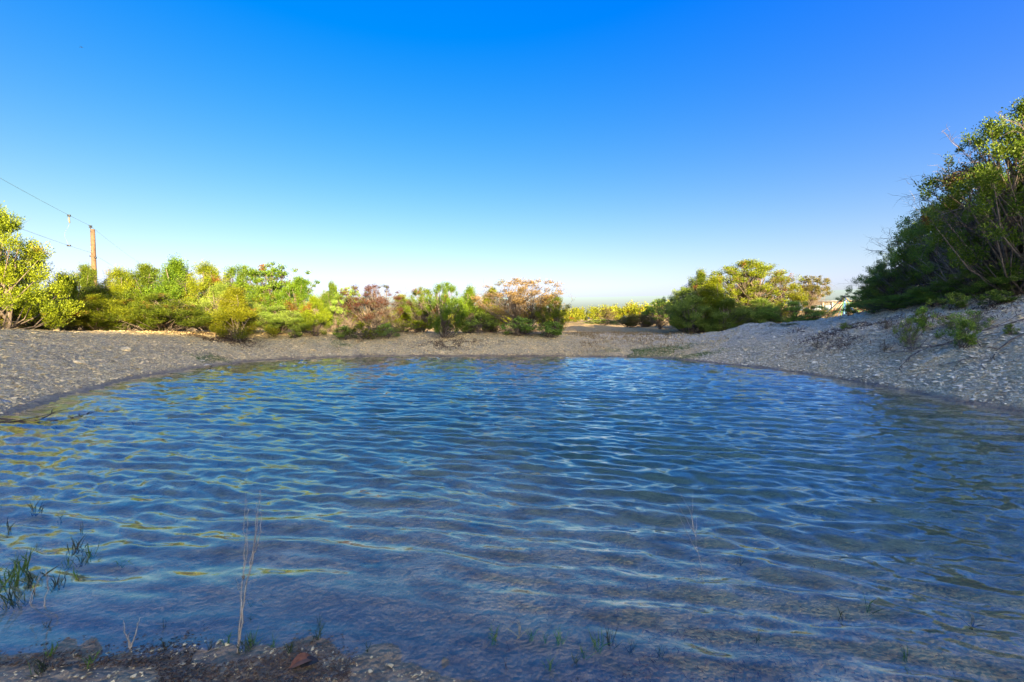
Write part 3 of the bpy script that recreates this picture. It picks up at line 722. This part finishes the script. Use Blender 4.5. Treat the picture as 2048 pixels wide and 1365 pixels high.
def scatter(name, n, th0, th1, s0, s1, med, sig, mx, proto, label, seed, sel=None):
    rg = np.random.default_rng(seed)
    th = np.radians(rg.uniform(th0, th1, n)); s = rg.uniform(s0, s1, n) ; r = RS(th) + s
    x = PC[0] + r * np.cos(th); y = PC[1] + r * np.sin(th)
    ok = (y > .3) & (np.abs(x) < 1.35 * y + 1.0)
    if sel is not None: ok &= sel(x, y, s, rg)
    x, y = x[ok], y[ok]; z = height(x, y); k = z > -.025; x, y, z = x[k], y[k], z[k]; m = len(x)
    rad = np.minimum(med * np.exp(sig * rg.normal(size=m)), mx) * np.clip(.55 + np.hypot(x, y) / 26, .5, 1.15)
    scl = np.stack([rad * rg.uniform(.8, 1.3, m), rad, rad * rg.uniform(.5, 1.2, m)], 1)
    rot = np.stack([rg.normal(size=m) * .17, rg.normal(size=m) * .17, rg.uniform(0, 6.28, m)], 1)
    return gn_scatter(name, np.stack([x, y, z + rad * .1], 1), scl, rot, proto, label)
clear = lambda x, y, s, rg: s > -.25 + .45 * rg.random(len(s))
scatter('rubble', 95000, -32, 46, .1, 10, 0.0165, .58, .08, first['pale'], 'pale broken limestone rubble covering the slope right of the pond', 1, clear)
scatter('gravel', 60000, 120, 222, .1, 6.5, .015, .6, .07, first['tan'], 'tan gravel covering the bank left of the pond', 2, clear)
scatter('gravel', 34000, 44, 122, .1, 5.5, .017, .6, .07, first['tan'], 'tan gravel covering the bank at the far end of the pond', 3, clear)
scatter('shore_pebbles', 9000, 240, 282, -.05, .7, .0065, .6, .025, first['tan'], 'small pebbles in the wet mud at the near edge of the pond', 4)

# ------------------------------------------------------------------ grass, litter
def blades(n, pos, h, w, rg, lean=.5):
    c = pos; d = np.stack([rg.normal(size=n) * lean, rg.normal(size=n) * lean, np.ones(n)], 1); d /= np.linalg.norm(d, axis=1)[:, None]
    ln = h * rg.uniform(.5, 1.3, n); return leaf_quads(c + d * ln[:, None] * .5, d, ln, np.full(n, w) * rg.uniform(.7, 1.3, n), rg)
def patch(name, spots, n, h, w, mkey, label, cat, seed, lean=.5, flat=False, zmin=-.03):
    rg = np.random.default_rng(seed); P_ = []
    for (u, v, ru, rv) in spots:
        x, y, z = on_slope(u, v) if v < 1100 else (*G(u, v), 0); m = int(n * ru / sum(q[2] for q in spots))
        px = x + rg.normal(size=m) * ru / FPX * y * .5; py = y + rg.normal(size=m) * rv
        k = vnoise(px * 2.2, py * 2.2, 5) > -.12
        P_.append(np.stack([px[k], py[k], height(px[k], py[k])], 1))
    c = np.concatenate(P_); c = c[c[:, 2] > zmin]; m = len(c)
    if flat:
        a = rg.uniform(0, 6.28, m); d = np.stack([np.cos(a), np.sin(a), rg.normal(size=m) * .25], 1); d /= np.linalg.norm(d, axis=1)[:, None]
        V, F = leaf_quads(c + np.array([0, 0, .012]), d, h * rg.uniform(.5, 1.4, m), np.full(m, w), rg)
    else: V, F = blades(m, c, h, w, rg, lean)
    return tag(link(name, npmesh(name, V, F), M[mkey]), label, cat, kind='stuff')
patch('grass', ((1260,705,60,.35),(1320,704,100,.55),(1400,709,60,.3),(1345,700,60,.5)), 9000, .055, .006, 'grass', 'short green grass on the flat shore in the far right corner', 'grass', 1)
patch('grass', ((672,688,40,.3),(392,718,30,.3),(430,718,26,.25)), 3000, .04, .006, 'grass', 'thin green weeds on the tan bank left and far left', 'grass', 2)
patch('leaf_litter', ((900,690,70,.5),(440,680,90,.5),(450,676,60,.4)), 9000, .07, .012, 'litter', 'dark brown fallen twigs and leaves under the bank bushes', 'leaf litter', 3, flat=True)
patch('weeds', ((1700,660,90,.6),(1750,645,80,.5),(1690,690,40,.3),(1640,675,50,.4),(1850,640,90,.6),(1960,625,80,.5),(1600,662,30,.3)), 7000, .08, .007, 'litter', 'low brown dry weeds between the stones of the right slope', 'weeds', 4, lean=.9)
patch('dry_grass', ((1600,640,90,2),(1450,640,80,2),(1270,668,90,2.0),(1170,672,40,1.5),(1660,622,60,4)), 9000, .16, .014, 'drygrass', 'golden dry grass on the land beyond the far bank', 'grass', 5)

# ------------------------------------------------------------------ dead wood
def branch(name, u, v, wpx, ang_, r, label, seed, mat='bark_pale', depth=2, z=None, cat='branch', rise=.05, drape=True):
    rnd = random.Random(seed)
    if z is None: x, y, z = on_slope(u, v)
    else: x, y = G(u, v, z)
    mb = MB(); L = wpx / FPX * y
    twig(mb, (0, 0, r), (math.cos(ang_), math.sin(ang_), rise), L, r, rnd, depth, -.02)
    if drape:
        a = np.array(mb.V); gg = np.maximum(height(a[:, 0] + x, a[:, 1] + y), -.01)
        a[:, 2] = gg - z + .3 * a[:, 2] + r * .4; mb.V = [tuple(q) for q in a]
    return tag(link(name, mb.mesh(name, True), M[mat], None, (x, y, z)), label, cat)
branch('fallen_branch', 1008, 684, 42, 2.7, .035, 'grey brown forked branch lying on the far bank below the tan tree', 3, 'bark')
branch('fallen_branch', 2060, 640, 170, 2.9, .05, 'long grey fallen limb near the right edge of the slope', 4, 'bark')
branch('fallen_branch', 2050, 668, 150, 3.05, .03, 'thin dark fallen limb below the long grey one', 5, 'bark')
branch('fallen_branch', 1830, 690, 90, 2.95, .015, 'thin stick lying beside the upright seedling', 6, 'bark')
branch('fallen_branch', 1985, 545+20, 90, 2.9, .06, 'dead grey limbs lying under the dark hollow of the big trees', 7, 'bark_pale')
branch('root', 893, 676, 50, 3.6, .03, 'tangle of exposed roots below the juniper on the far bank', 8, 'bark', cat='roots', rise=-.3)
branch('root', 432, 672, 55, 5.4, .03, 'pale bare roots below the round bush on the left bank', 9, 'bark_pale', cat='roots', rise=-.3)
branch('driftwood', -30, 842, 190, .10, .055, 'dark branching driftwood reaching furthest into the water at the left edge', 10, 'driftwood', z=-.01, cat='driftwood', rise=.05)
branch('driftwood', -40, 848, 150, -.05, .045, 'dark forked driftwood just in front of the longer piece at the left edge', 12, 'driftwood', z=-.01, cat='driftwood', rise=.03)
branch('stick', 38, 815, 52, .85, .012, 'thin pale stick leaning out of the mud at the left edge', 13, 'bark_pale', depth=0, cat='stick', rise=.45, drape=False)
branch('stick', 118, 745, 44, .05, .014, 'pale bare stick lying on the left bank gravel', 14, 'bark_pale', depth=0, cat='stick', rise=.02)
branch('stick', -5, 765, 46, .1, .014, 'grey curved stick lying at the left edge of the bank', 15, 'bark_pale', depth=0, cat='stick', rise=.02)
def lump():
    me = rock_mesh('weathered_stump', 77, bark_mat('grey_stump', (.10, .12, .15), (.34, .38, .42), 14), 60, .8)
    x, y = G(2, 818)
    return tag(link('weathered_stump', me, None, None, (x, y, .08), (0, 0, .3), (.17, .15, .13)), 'rounded blue grey stump in the mud at the left edge', 'stump')
lump()

# ------------------------------------------------------------------ near plants standing in the shallows
def tuft_mesh(seed, h, n, spread):
    rg = np.random.default_rng(seed); mb = MB(); rnd = random.Random(seed)
    for k in range(n):
        a = rnd.uniform(0, 6.28); b = Vector((math.cos(a), math.sin(a), 0)) * rnd.uniform(0, spread)
        d = Vector((rnd.gauss(0, .45), rnd.gauss(0, .45), 1)).normalized(); L = h * rnd.uniform(.45, 1.0); w = rnd.uniform(.0012, .0026)
        s = d.cross(Vector((rnd.gauss(0, 1), rnd.gauss(0, 1), .1))).normalized(); p0 = b; p1 = b + d * L * .55; p2 = p1 + (d + Vector((rnd.gauss(0, .3), rnd.gauss(0, .3), -.1))).normalized() * L * .45
        mb.quad(p0 - s * w, p0 + s * w, p1 + s * w * .9, p1 - s * w * .9); mb.quad(p1 - s * w * .9, p1 + s * w * .9, p2 + s * w * .1, p2 - s * w * .1)
        if rnd.random() < .6:   # side leaf
            q = p0.lerp(p1, rnd.uniform(.3, 1)); dd = Vector((rnd.gauss(0, 1), rnd.gauss(0, 1), .4)).normalized(); e = q + dd * L * .35; s2 = dd.cross(Vector((0, 0, 1))).normalized() * w * 1.1
            m_ = q.lerp(e, .4); mb.quad(q, m_ - s2, e, m_ + s2)
    return mb.mesh('grass_tuft')
TUFTS = {}
for nm, args in {'green': (.10, 9), 'dark': (.08, 12), 'sparse': (.09, 4), 'dense': (.13, 26)}.items():
    TUFTS[nm] = [tuft_mesh(60 + k * 7 + len(nm), args[0], args[1], .018 if nm != 'dense' else .05) for k in range(3)]
M['weed_dark'] = foliage_mat('dark_wet_weed', (.03, .03, .02), (.07, .055, .035), (.06, .10, .03), (.16, .06, .03), .03)
TG = 'small grass tufts standing in the shallows'
tn = 0
def tuft(kind, u, v, hpx, mkey, label):
    global tn
    x, y = G(u, v); z = min(gz(x, y), .0) if gz(x, y) < .0 else gz(x, y); tn += 1
    z = max(z, -.04)
    dist = math.sqrt(x * x + y * y + 2.56); hh = hpx / FPX * dist * .8
    key = (kind, mkey, tn % 3)
    if key not in TUFTS:
        me = TUFTS[kind][tn % 3].copy(); me.materials.clear(); me.materials.append(M[mkey]); TUFTS[key] = me
    base = {'green': .10, 'dark': .08, 'sparse': .09, 'dense': .13}[kind]; sc_ = (hh - z) / base
    return tag(link('grass_tuft', TUFTS[key], None, None, (x, y, z), (0, 0, tn * 1.7), (sc_ * .9, sc_ * .9, sc_)), label, 'grass tuft', TG)
for a in (('dense',12,1165,62,'grass','dense green weed clump at the left edge of the picture'),('dense',30,1200,50,'weed_dark','reddish dark weed clump just below the dense green one'),('green',45,1138,44,'grass','green tuft right of the dense clump at the left edge'),
 ('dark',68,1160,40,'weed_dark','dark branching weed between the left clumps'),('dark',72,1022,26,'weed_dark','small dark sprig far up at the left, beyond the clumps'),('sparse',120,1040,22,'weed_dark','tiny dark sprig right of the far small one'),('sparse',16,1062,30,'weed_dark','single dark blade at the left edge above the clumps'),
 ('sparse',75,1098,20,'weed_dark','little bent sprig above the left clumps'),('dark',150,1098,30,'weed_dark','feathery dark sprig nearest the small green pair'),('green',185,1108,34,'grass','green tuft with the tallest blades of the small pair'),('green',160,1122,26,'weed_dark','low brown tuft of the small pair'),
 ('sparse',152,1150,34,'grass','forked green blade with a bent reflection'),('green',135,1128,26,'grass','short green tuft at the left of the forked blade'),('sparse',243,1125,34,'grass','two green blades standing alone right of the small pair'),('dark',115,1168,26,'weed_dark','spidery dark weed right of the dry twigs'),
 ('sparse',166,1060,26,'weed_dark','thin upright stalk above the small pair'),('sparse',328,1250,30,'weed_dark','thin dark stalk alone between mud and waves'),('sparse',92,1250,24,'weed_dark','crooked dark twig left of the lone stalk'),
 ('green',100,1320,46,'grass','green tuft in the mud at the bottom left'),('dense',85,1352,46,'weed_dark','brown green clump in the mud at the bottom left corner'),('green',180,1340,40,'grass','bright green blades in the mud right of the corner clump'),('dark',330,1300,30,'weed_dark','small leafy weed on the mud edge'),
 ('dark',420,1300,28,'weed_dark','brown forked weed on the mud left of the tall dry stalk'),('dense',490,1302,42,'weed_dark','brown clump around the foot of the tall dry stalk'),('green',505,1290,44,'grass','green shoots right of the foot of the tall dry stalk'),('green',455,1292,40,'grass','green shoots left of the foot of the tall dry stalk'),
 ('sparse',502,1202,18,'weed_dark','upper dark stub right of the tall dry stalk'),('sparse',524,1196,18,'weed_dark','second dark stub, rightmost above the foot of the stalk'),('sparse',501,1236,20,'weed_dark','lower dark stub right of the tall dry stalk'),
 ('green',545,1298,34,'grass','thin green blades between the stalk and the brown leaf'),('dark',580,1310,40,'weed_dark','brown stems just above the brown leaf'),('sparse',612,1320,46,'weed_dark','dark bent blade right of the brown leaf'),('green',635,1280,46,'weed_dark','pale budded weed right of the bent blade'),
 ('sparse',640,1245,34,'weed_dark','thin stalk beyond the budded weed'),('sparse',735,1305,40,'weed_dark','thin forked twig left of the middle shallows'),('green',985,1275,34,'grass','green tuft with red stems in the middle shallows'),('sparse',1018,1290,24,'weed_dark','short brown sprig right of the red stemmed tuft'),
 ('sparse',1039,1262,42,'drygrass','single pale upright stick in the middle shallows'),('green',1062,1268,22,'grass','low grey green rosette right of the pale stick'),('green',1118,1275,40,'grass','brightest green tuft of the middle shallows'),('green',1090,1272,20,'grass','low tuft left of the brightest one'),
 ('green',1195,1288,42,'grass','left one of the tall green pair in the middle shallows'),('green',1222,1278,46,'weed_dark','brownish right one of the tall green pair'),('green',1098,1338,40,'grass','green tuft nearest the bottom edge in the middle'),('green',1168,1306,22,'grass','low tuft below the tall green pair'),
 ('sparse',1010,1330,34,'weed_dark','thin brown stalk near the bottom edge in the middle'),('green',1150,1320,24,'weed_dark','faint tuft between the low tuft and the bottom one'),('dark',1262,1290,20,'weed_dark','dark flat weed right of the tall pair'),('sparse',1515,1272,26,'weed_dark','short dark stub in the right shallows'),
 ('green',1738,1212,30,'grass','small green tuft far out in the right shallows'),('sparse',1686,1228,30,'weed_dark','thin stalk left of the small green tuft on the right'),('sparse',1815,1310,32,'grass','thin green blades low in the right shallows'),('sparse',1482,1120,24,'weed_dark','single thin stem right of the dry forked twig'),
 ('sparse',1622,1130,22,'weed_dark','single thin stem far right of the dry forked twig'),('green',1320,1300,26,'weed_dark','faint green sprig right of the middle tufts'),('sparse',1945,1245,30,'weed_dark','single faint stalk near the right edge of the shallows')):
    tuft(a[0], a[1], a[2], a[3], a[4], a[5])

def stalk(name, u, v, tops, label, r=.004, knots=()):
    """dry stems that rise from one foot; tops are photo pixels at the foot's distance"""
    x, y = G(u, v); z0 = gz(x, y); e = empty(name, (x, y, z0)); tag(e, label, 'dry plant'); rnd = random.Random(u)
    for path in tops:
        mb = MB(); pts = []
        for (a, b, off) in path:
            q = P(a, b, y + off); pts.append(q - Vector((x, y, z0)))
        fine = []
        for k in range(len(pts) - 1):
            for t in range(4): fine.append(pts[k].lerp(pts[k + 1], t / 4) + Vector((rnd.gauss(0, .0025), rnd.gauss(0, .0025), 0)))
        fine.append(pts[-1]); n = len(fine)
        rad = r * (1 if pts[0].length < .05 else .55)
        mb.tube(fine, [rad * (1 - .75 * i / n) for i in range(n)], 4, cap=False)
        link('stem', mb.mesh('stem', True), M['stem'], e)
    for (a, b, rr_) in knots:
        me = rock_mesh('seed_head', a, M['bark'], 12, 1.6); q = P(a, b, y) - Vector((x, y, z0)); link('seed_head', me, None, e, q, None, (rr_, rr_, rr_))
    return e
stalk('dry_stalk', 474, 1306, [[(474,1306,0),(480,1240,0),(484,1170,0),(487,1150,0)], [(474,1306,0),(484,1245,0),(494,1160,0),(506,1115,0),(514,1060,.02),(520,980,.04)], [(487,1150,0),(491,1090,0),(489,1040,0),(491,985,-.02)],
      [(487,1150,0),(494,1100,0),(496,1030,0),(492,998,0)], [(500,1135,0),(508,1090,.0),(512,1040,0),(513,1004,.02)], [(505,1118,0),(519,1080,0),(524,1040,0),(522,1010,.03)], [(484,1170,0),(478,1180,0),(474,1155,-.02)]],
      'tall dry stalk with long thin bare stems rising from the near mud', .0046, ((486,1156,.011),))
stalk('dry_stalk', 1405, 1142, [[(1405,1142,0),(1396,1105,0),(1388,1065,0)], [(1388,1065,0),(1380,1020,0),(1360,985,.03)], [(1388,1065,0),(1384,1030,0),(1386,985,0)], [(1388,1065,0),(1368,1030,.05),(1345,990,.08)], [(1396,1105,0),(1372,1060,.03),(1350,1020,.05)],
      [(1390,1075,0),(1394,1050,0),(1393,1035,0)], [(1405,1142,0),(1398,1140,0),(1390,1136,-.02)]], 'dry forked twig standing in the right shallows', .0042)
stalk('dry_stalk', 60, 1212, [[(60,1212,0),(72,1172,0),(84,1140,0)], [(60,1212,0),(66,1180,0),(80,1150,.02)]], 'pale bare twig standing at the left clumps, left of the darker one', .0040)
stalk('dry_stalk', 88, 1214, [[(88,1214,0),(94,1180,0),(92,1138,0)], [(94,1180,0),(97,1150,0)]], 'dark thin twig standing right of the pale one at the left clumps', .0036)
stalk('dry_stalk', 262, 1300, [[(262,1300,0),(272,1260,0),(280,1235,0)], [(262,1300,0),(252,1270,0),(247,1240,0)], [(262,1300,0),(266,1310,0),(256,1288,0),(260,1265,0)]], 'broken dark twig in the mud left of the tall dry stalk', .0045)
def dead_leaf(u, v, col, label, sz, rz):
    mb = MB(); n = 6
    for i in range(n):
        for s in (-1, 1):
            t0, t1 = i / n, (i + 1) / n; w0, w1 = math.sin(math.pi * t0) ** .7 * .32, math.sin(math.pi * min(t1, .999)) ** .7 * .32
            z0, z1 = .18 * math.sin(t0 * 3), .18 * math.sin(t1 * 3)
            q = [(t0, 0, z0), (t1, 0, z1), (t1, s * w1, z1 + .22 * w1), (t0, s * w0, z0 + .22 * w0)]
            mb.quad(*(q if s > 0 else q[::-1]))
    x, y = G(u, v); m = plain_mat(label.split()[0] + '_leaf_mat', col, .5, var=.3, scale=60)
    return tag(link('fallen_leaf', mb.mesh('fallen_leaf', True), m, None, (x, y, max(gz(x, y), 0) + .006), (.1, 0, rz), (sz, sz, sz)), label, 'leaf')
dead_leaf(578, 1345, (.20, .08, .035), 'brown curled fallen leaf on the near mud', .11, .6)
dead_leaf(596, 1342, (.035, .028, .025), 'dark folded leaf touching the brown curled one', .09, .45)
patch('mud_debris', ((60,1350,160,.08),(250,1330,200,.09),(420,1315,200,.09),(560,1330,160,.08),(700,1350,120,.06), (80,1385,300,.06), (350,1380,300,.07), (600,1385,250,.07)), 6500, .020, .003, 'litter', 'tiny twigs and leaf scraps strewn over the wet mud at the bottom left', 'debris', 6, flat=True)

patch('bed_debris', ((1250,1290,260,.22),(1000,1290,200,.16),(1500,1270,220,.25),(1750,1290,260,.25),(1330,1180,200,.25),(1100,1340,300,.1)), 1700, .035, .0022, 'litter', 'dark twigs and leaf scraps lying on the silty bed of the near shallows', 'debris', 8, flat=True, zmin=-.5)
# ------------------------------------------------------------------ utility poles and lines
PA = (-27.4, 30.0); PD = (-9.6 / 18.66, 16 / 18.66)
ztop = P(191, 459, 30).z
def pole_at(x, y, label):
    z0 = gz(x, y) - .3; Hh = ztop - z0; e = empty('utility_pole', (x, y, z0)); tag(e, label, 'utility pole', 'wooden utility poles')
    mb = MB(); mb.tube([(0, 0, Hh * k / 6) for k in range(7)], [.165 - .045 * k / 6 for k in range(7)], 12); link('post', mb.mesh('post', True), M['pole'], e)
    mb = MB(); mb.tube([(-.13, 0, Hh - .6), (-.135, 0, Hh + .08)], .022, 6); link('pin', mb.mesh('pin'), M['metal'], e)
    for dz, rr_ in ((.12, .085), (.17, .05), (.22, .10)):
        mb = MB(); mb.tube([(-.13, 0, Hh + dz - .02), (-.13, 0, Hh + dz + .02)], rr_, 10); link('insulator', mb.mesh('insulator', True), M['metal'], e)
    for dz, sx in ((-1.75, -1), (-1.85, 1)):
        mb = MB(); mb.box((sx * .15, -.03, Hh + dz), (.045, .05, .05)); link('clamp', mb.mesh('clamp'), M['metal'], e)
    for dz in (-.14, -1.05, -1.4):
        mb = MB(); mb.tube([(0, -.11, Hh + dz), (0, -.15, Hh + dz)], .03, 6); link('bolt', mb.mesh('bolt'), M['metal'], e)
    return e
SP = 46
poles = [(PA[0] + PD[0] * k * SP, PA[1] + PD[1] * k * SP) for k in (0, 1, -1)]
pole_at(*poles[0], 'weathered orange brown utility pole rising behind the left junipers')
pole_at(*poles[1], 'next utility pole of the line, hidden far behind the left junipers')
pole_at(*poles[2], 'nearest utility pole of the line, standing outside the picture')
def wire_pt(t, zz, sag):      # t along the line in metres from the visible pole
    k = math.floor(t / SP); f = t / SP - k
    return Vector((PA[0] + PD[0] * t - .13, PA[1] + PD[1] * t, zz - 4 * sag * f * (1 - f)))
zn = P(191, 506, 30).z
for zz, lab, nm in ((ztop + .22, 'upper thin wire of the power line sloping down over the left trees', 'power_line'), (zn, 'lower thin wire of the power line fixed to the side of the pole', 'power_line')):
    mb = MB(); mb.tube([wire_pt(-SP + 2 * SP * k / 60, zz, .55) for k in range(61)], .007, 4); tag(link(nm, mb.mesh(nm, True), M['wire']), lab, 'wire', 'power line wires')
# arrester hanging from the upper wire, with its thin lead down to the lower wire
ta = -6.2
for _ in range(40):
    q = wire_pt(ta, ztop + .22, .55)
    u_ = 1024 + FPX * q.x / q.y
    ta += .15 if u_ < 148 else -.15
q = wire_pt(ta, ztop + .22, .55); ql = wire_pt(ta - .25, zn, .55)
e = empty('line_arrester', q); tag(e, 'small pale arrester hanging from the upper wire left of the pole, its lead looping down', 'arrester')
mb = MB(); mb.box((0, 0, -.02), (.07, .04, .05)); link('wire_clamp', mb.mesh('wire_clamp'), M['metal'], e)
mb = MB(); mb.tube([(0, 0, -.1), (-.02, 0, -.22), (.02, 0, -.44)], [.03, .045, .03], 8); link('arrester_body', mb.mesh('arrester_body', True), M['porcelain'], e)
mb = MB(); d = ql - q; mb.tube([(.02, 0, -.44), (-.1, 0, -.7), (-.28, 0, -.95), (-.3, 0, -1.2), tuple(d)], .005, 4); link('lead_wire', mb.mesh('lead_wire', True), M['wire'], e)
mb = MB(); mb.box(tuple(d), (.09, .04, .04)); link('lower_clamp', mb.mesh('lower_clamp'), M['metal'], e)

# ------------------------------------------------------------------ shed, climbing net, bird
M['cream'] = plain_mat('cream_steel_wall', (.42, .37, .29), .6, var=.05, scale=1)
M['bluegrey'] = plain_mat('blue_grey_door', (.26, .33, .38), .5, var=.06, scale=1)
M['roof'] = plain_mat('shed_roof', (.5, .47, .42), .5, var=.06, scale=1)
A = Vector((71, 110, 0)); Bq = Vector((86, 100, 0)); dAB = (Bq - A); Ls = dAB.length; rz_ = math.atan2(dAB.y, dAB.x)
zr = P(1688, 602, 105).z
sg = min(gz(A.x, A.y), gz(Bq.x, Bq.y)) - .5; hs_ = zr - sg
e = empty('metal_shed', (A.x, A.y, sg), rz_); tag(e, 'long cream metal shed with blue grey doors behind the lone oak', 'shed')
def sbox(nm, x0, x1, y0, y1, z0, z1, mk):
    mb = MB(); mb.box(((x0 + x1) / 2, (y0 + y1) / 2, (z0 + z1) / 2), ((x1 - x0) / 2, (y1 - y0) / 2, (z1 - z0) / 2)); link(nm, mb.mesh(nm), M[mk], e)
sd = 1 if (Vector((-math.sin(rz_), math.cos(rz_), 0)).dot(Vector((0, 0, 0)) - A)) > 0 else -1
sbox('wall', 0, Ls, min(-sd * 12, 0), max(-sd * 12, 0), 0, hs_ - .15, 'cream')
sbox('roof', -.4, Ls + .4, min(-sd * 12.3, sd * .4), max(-sd * 12.3, sd * .4), hs_ - .147, hs_ + .12, 'roof')
for (x0, x1) in ((1.3, 3.1), (3.5, 4.9), (11.0, 13.4)):
    sbox('door', x0, x1, min(0, sd * .08), max(0, sd * .08), 0, hs_ - .9, 'bluegrey')
    for k in range(1, 4):
        xx = x0 + (x1 - x0) * k / 4; sbox('door_rib', xx - .05, xx + .05, min(sd * .08, sd * .14), max(sd * .08, sd * .14), 0, hs_ - .92, 'bluegrey')
for xx in (.5, 3.3, 5.1, 9.0, 15.5):
    sbox('post', xx - .15, xx + .15, min(0, sd * .2), max(0, sd * .2), 0, hs_ - .2, 'cream')

M['paint_blue'] = plain_mat('blue_painted_steel', (.16, .34, .62), .4, var=.05)
M['paint_navy'] = plain_mat('navy_cap', (.06, .05, .16), .4, var=.05)
M['rope_green'] = plain_mat('green_rope', (.12, .30, .10), .8); M['rope_blue'] = plain_mat('blue_rope', (.08, .2, .5), .8); M['rope_red'] = plain_mat('dark_red_rope', (.28, .06, .06), .8)
q = P(1688, 632, 34); g0 = q.z; Hn = P(1688, 592, 34).z - g0
e = empty('rope_climbing_net', (q.x, q.y, g0)); tag(e, 'rope climbing net hung from a blue central pole at the top of the slope', 'climbing net')
mb = MB(); mb.tube([(0, 0, gz(q.x, q.y) - g0 - .1), (0, 0, Hn * .72)], .075, 10); link('pole', mb.mesh('pole', True), M['paint_blue'], e)
mb = MB(); mb.tube([(0, 0, Hn * .722), (0, 0, Hn * .97), (0, 0, Hn)], [.082, .082, .04], 10); link('pole_cap', mb.mesh('pole_cap', True), M['paint_navy'], e)
mb = MB(); mb.tube([(0, 0, -.02), (0, 0, .10)], .17, 12); link('base_collar', mb.mesh('base_collar', True), M['paint_navy'], e)
anch = []
for k in range(10):
    a = 2 * math.pi * k / 10 + .2; rr_ = Hn * 1.0; p0 = Vector((0, 0, Hn * .96)); p1 = Vector((rr_ * math.cos(a), rr_ * math.sin(a), gz(q.x + rr_ * math.cos(a), q.y + rr_ * math.sin(a)) - g0 + .02)); anch.append(p1)
    mb = MB(); mb.tube([p0, p0.lerp(p1, .5) + Vector((0, 0, -.05)), p1], .022, 5); link('rope', mb.mesh('rope', True), M[('rope_green', 'rope_blue', 'rope_red')[k % 3]], e)
    mb = MB(); p2 = Vector((rr_ * .55 * math.cos(a + .3), rr_ * .55 * math.sin(a + .3), p1.z)); mb.tube([(0, 0, Hn * .68), p2], .018, 5); link('rope', mb.mesh('rope', True), M[('rope_blue', 'rope_green', 'rope_blue')[k % 3]], e)
for f in (.35, .6, .8):
    mb = MB(); mb.tube([Vector((0, 0, Hn * .96)).lerp(anch[k % 10], f) for k in range(11)], .014, 4); link('ring_rope', mb.mesh('ring_rope', True), M['rope_green'], e)

def bird(u, v, depth, size, label, fly=True):
    p = P(u, v, depth); e = empty('bird', p, .4); tag(e, label, 'bird'); mt = M['metal']
    mb = MB(); mb.tube([(0, -.5, 0), (0, -.3, .04), (0, 0, .05), (0, .25, .03), (0, .45, .0)], [.02, .10, .13, .08, .01], 8); o = link('body', mb.mesh('body', True), mt, e)
    mb = MB(); mb.tube([(0, -.62, .02), (0, -.55, .04), (0, -.45, .04)], [.005, .07, .06], 8); link('head', mb.mesh('head', True), mt, e)
    if fly:
        for s in (-1, 1):
            mb = MB(); n = 5
            for k in range(n):
                t0, t1 = k / n, (k + 1) / n; f = lambda t: (s * t * 1.0, -.15 + .25 * t * t, .05 - .35 * t * t + .12 * t); c = lambda t: .32 * (1 - t * .8)
                a, b = f(t0), f(t1); mb.quad(a, b, (b[0], b[1] + c(t1), b[2]), (a[0], a[1] + c(t0), a[2]))
            link('wing', mb.mesh('wing'), mt, e)
    e.scale = (size,) * 3
    return e
bird(163, 95, 40, .20, 'small dark bird flying high in the upper left of the sky')
bird(1036, 557, 25.5, .10, 'small dark bird perched on top of the tan tree', fly=False)
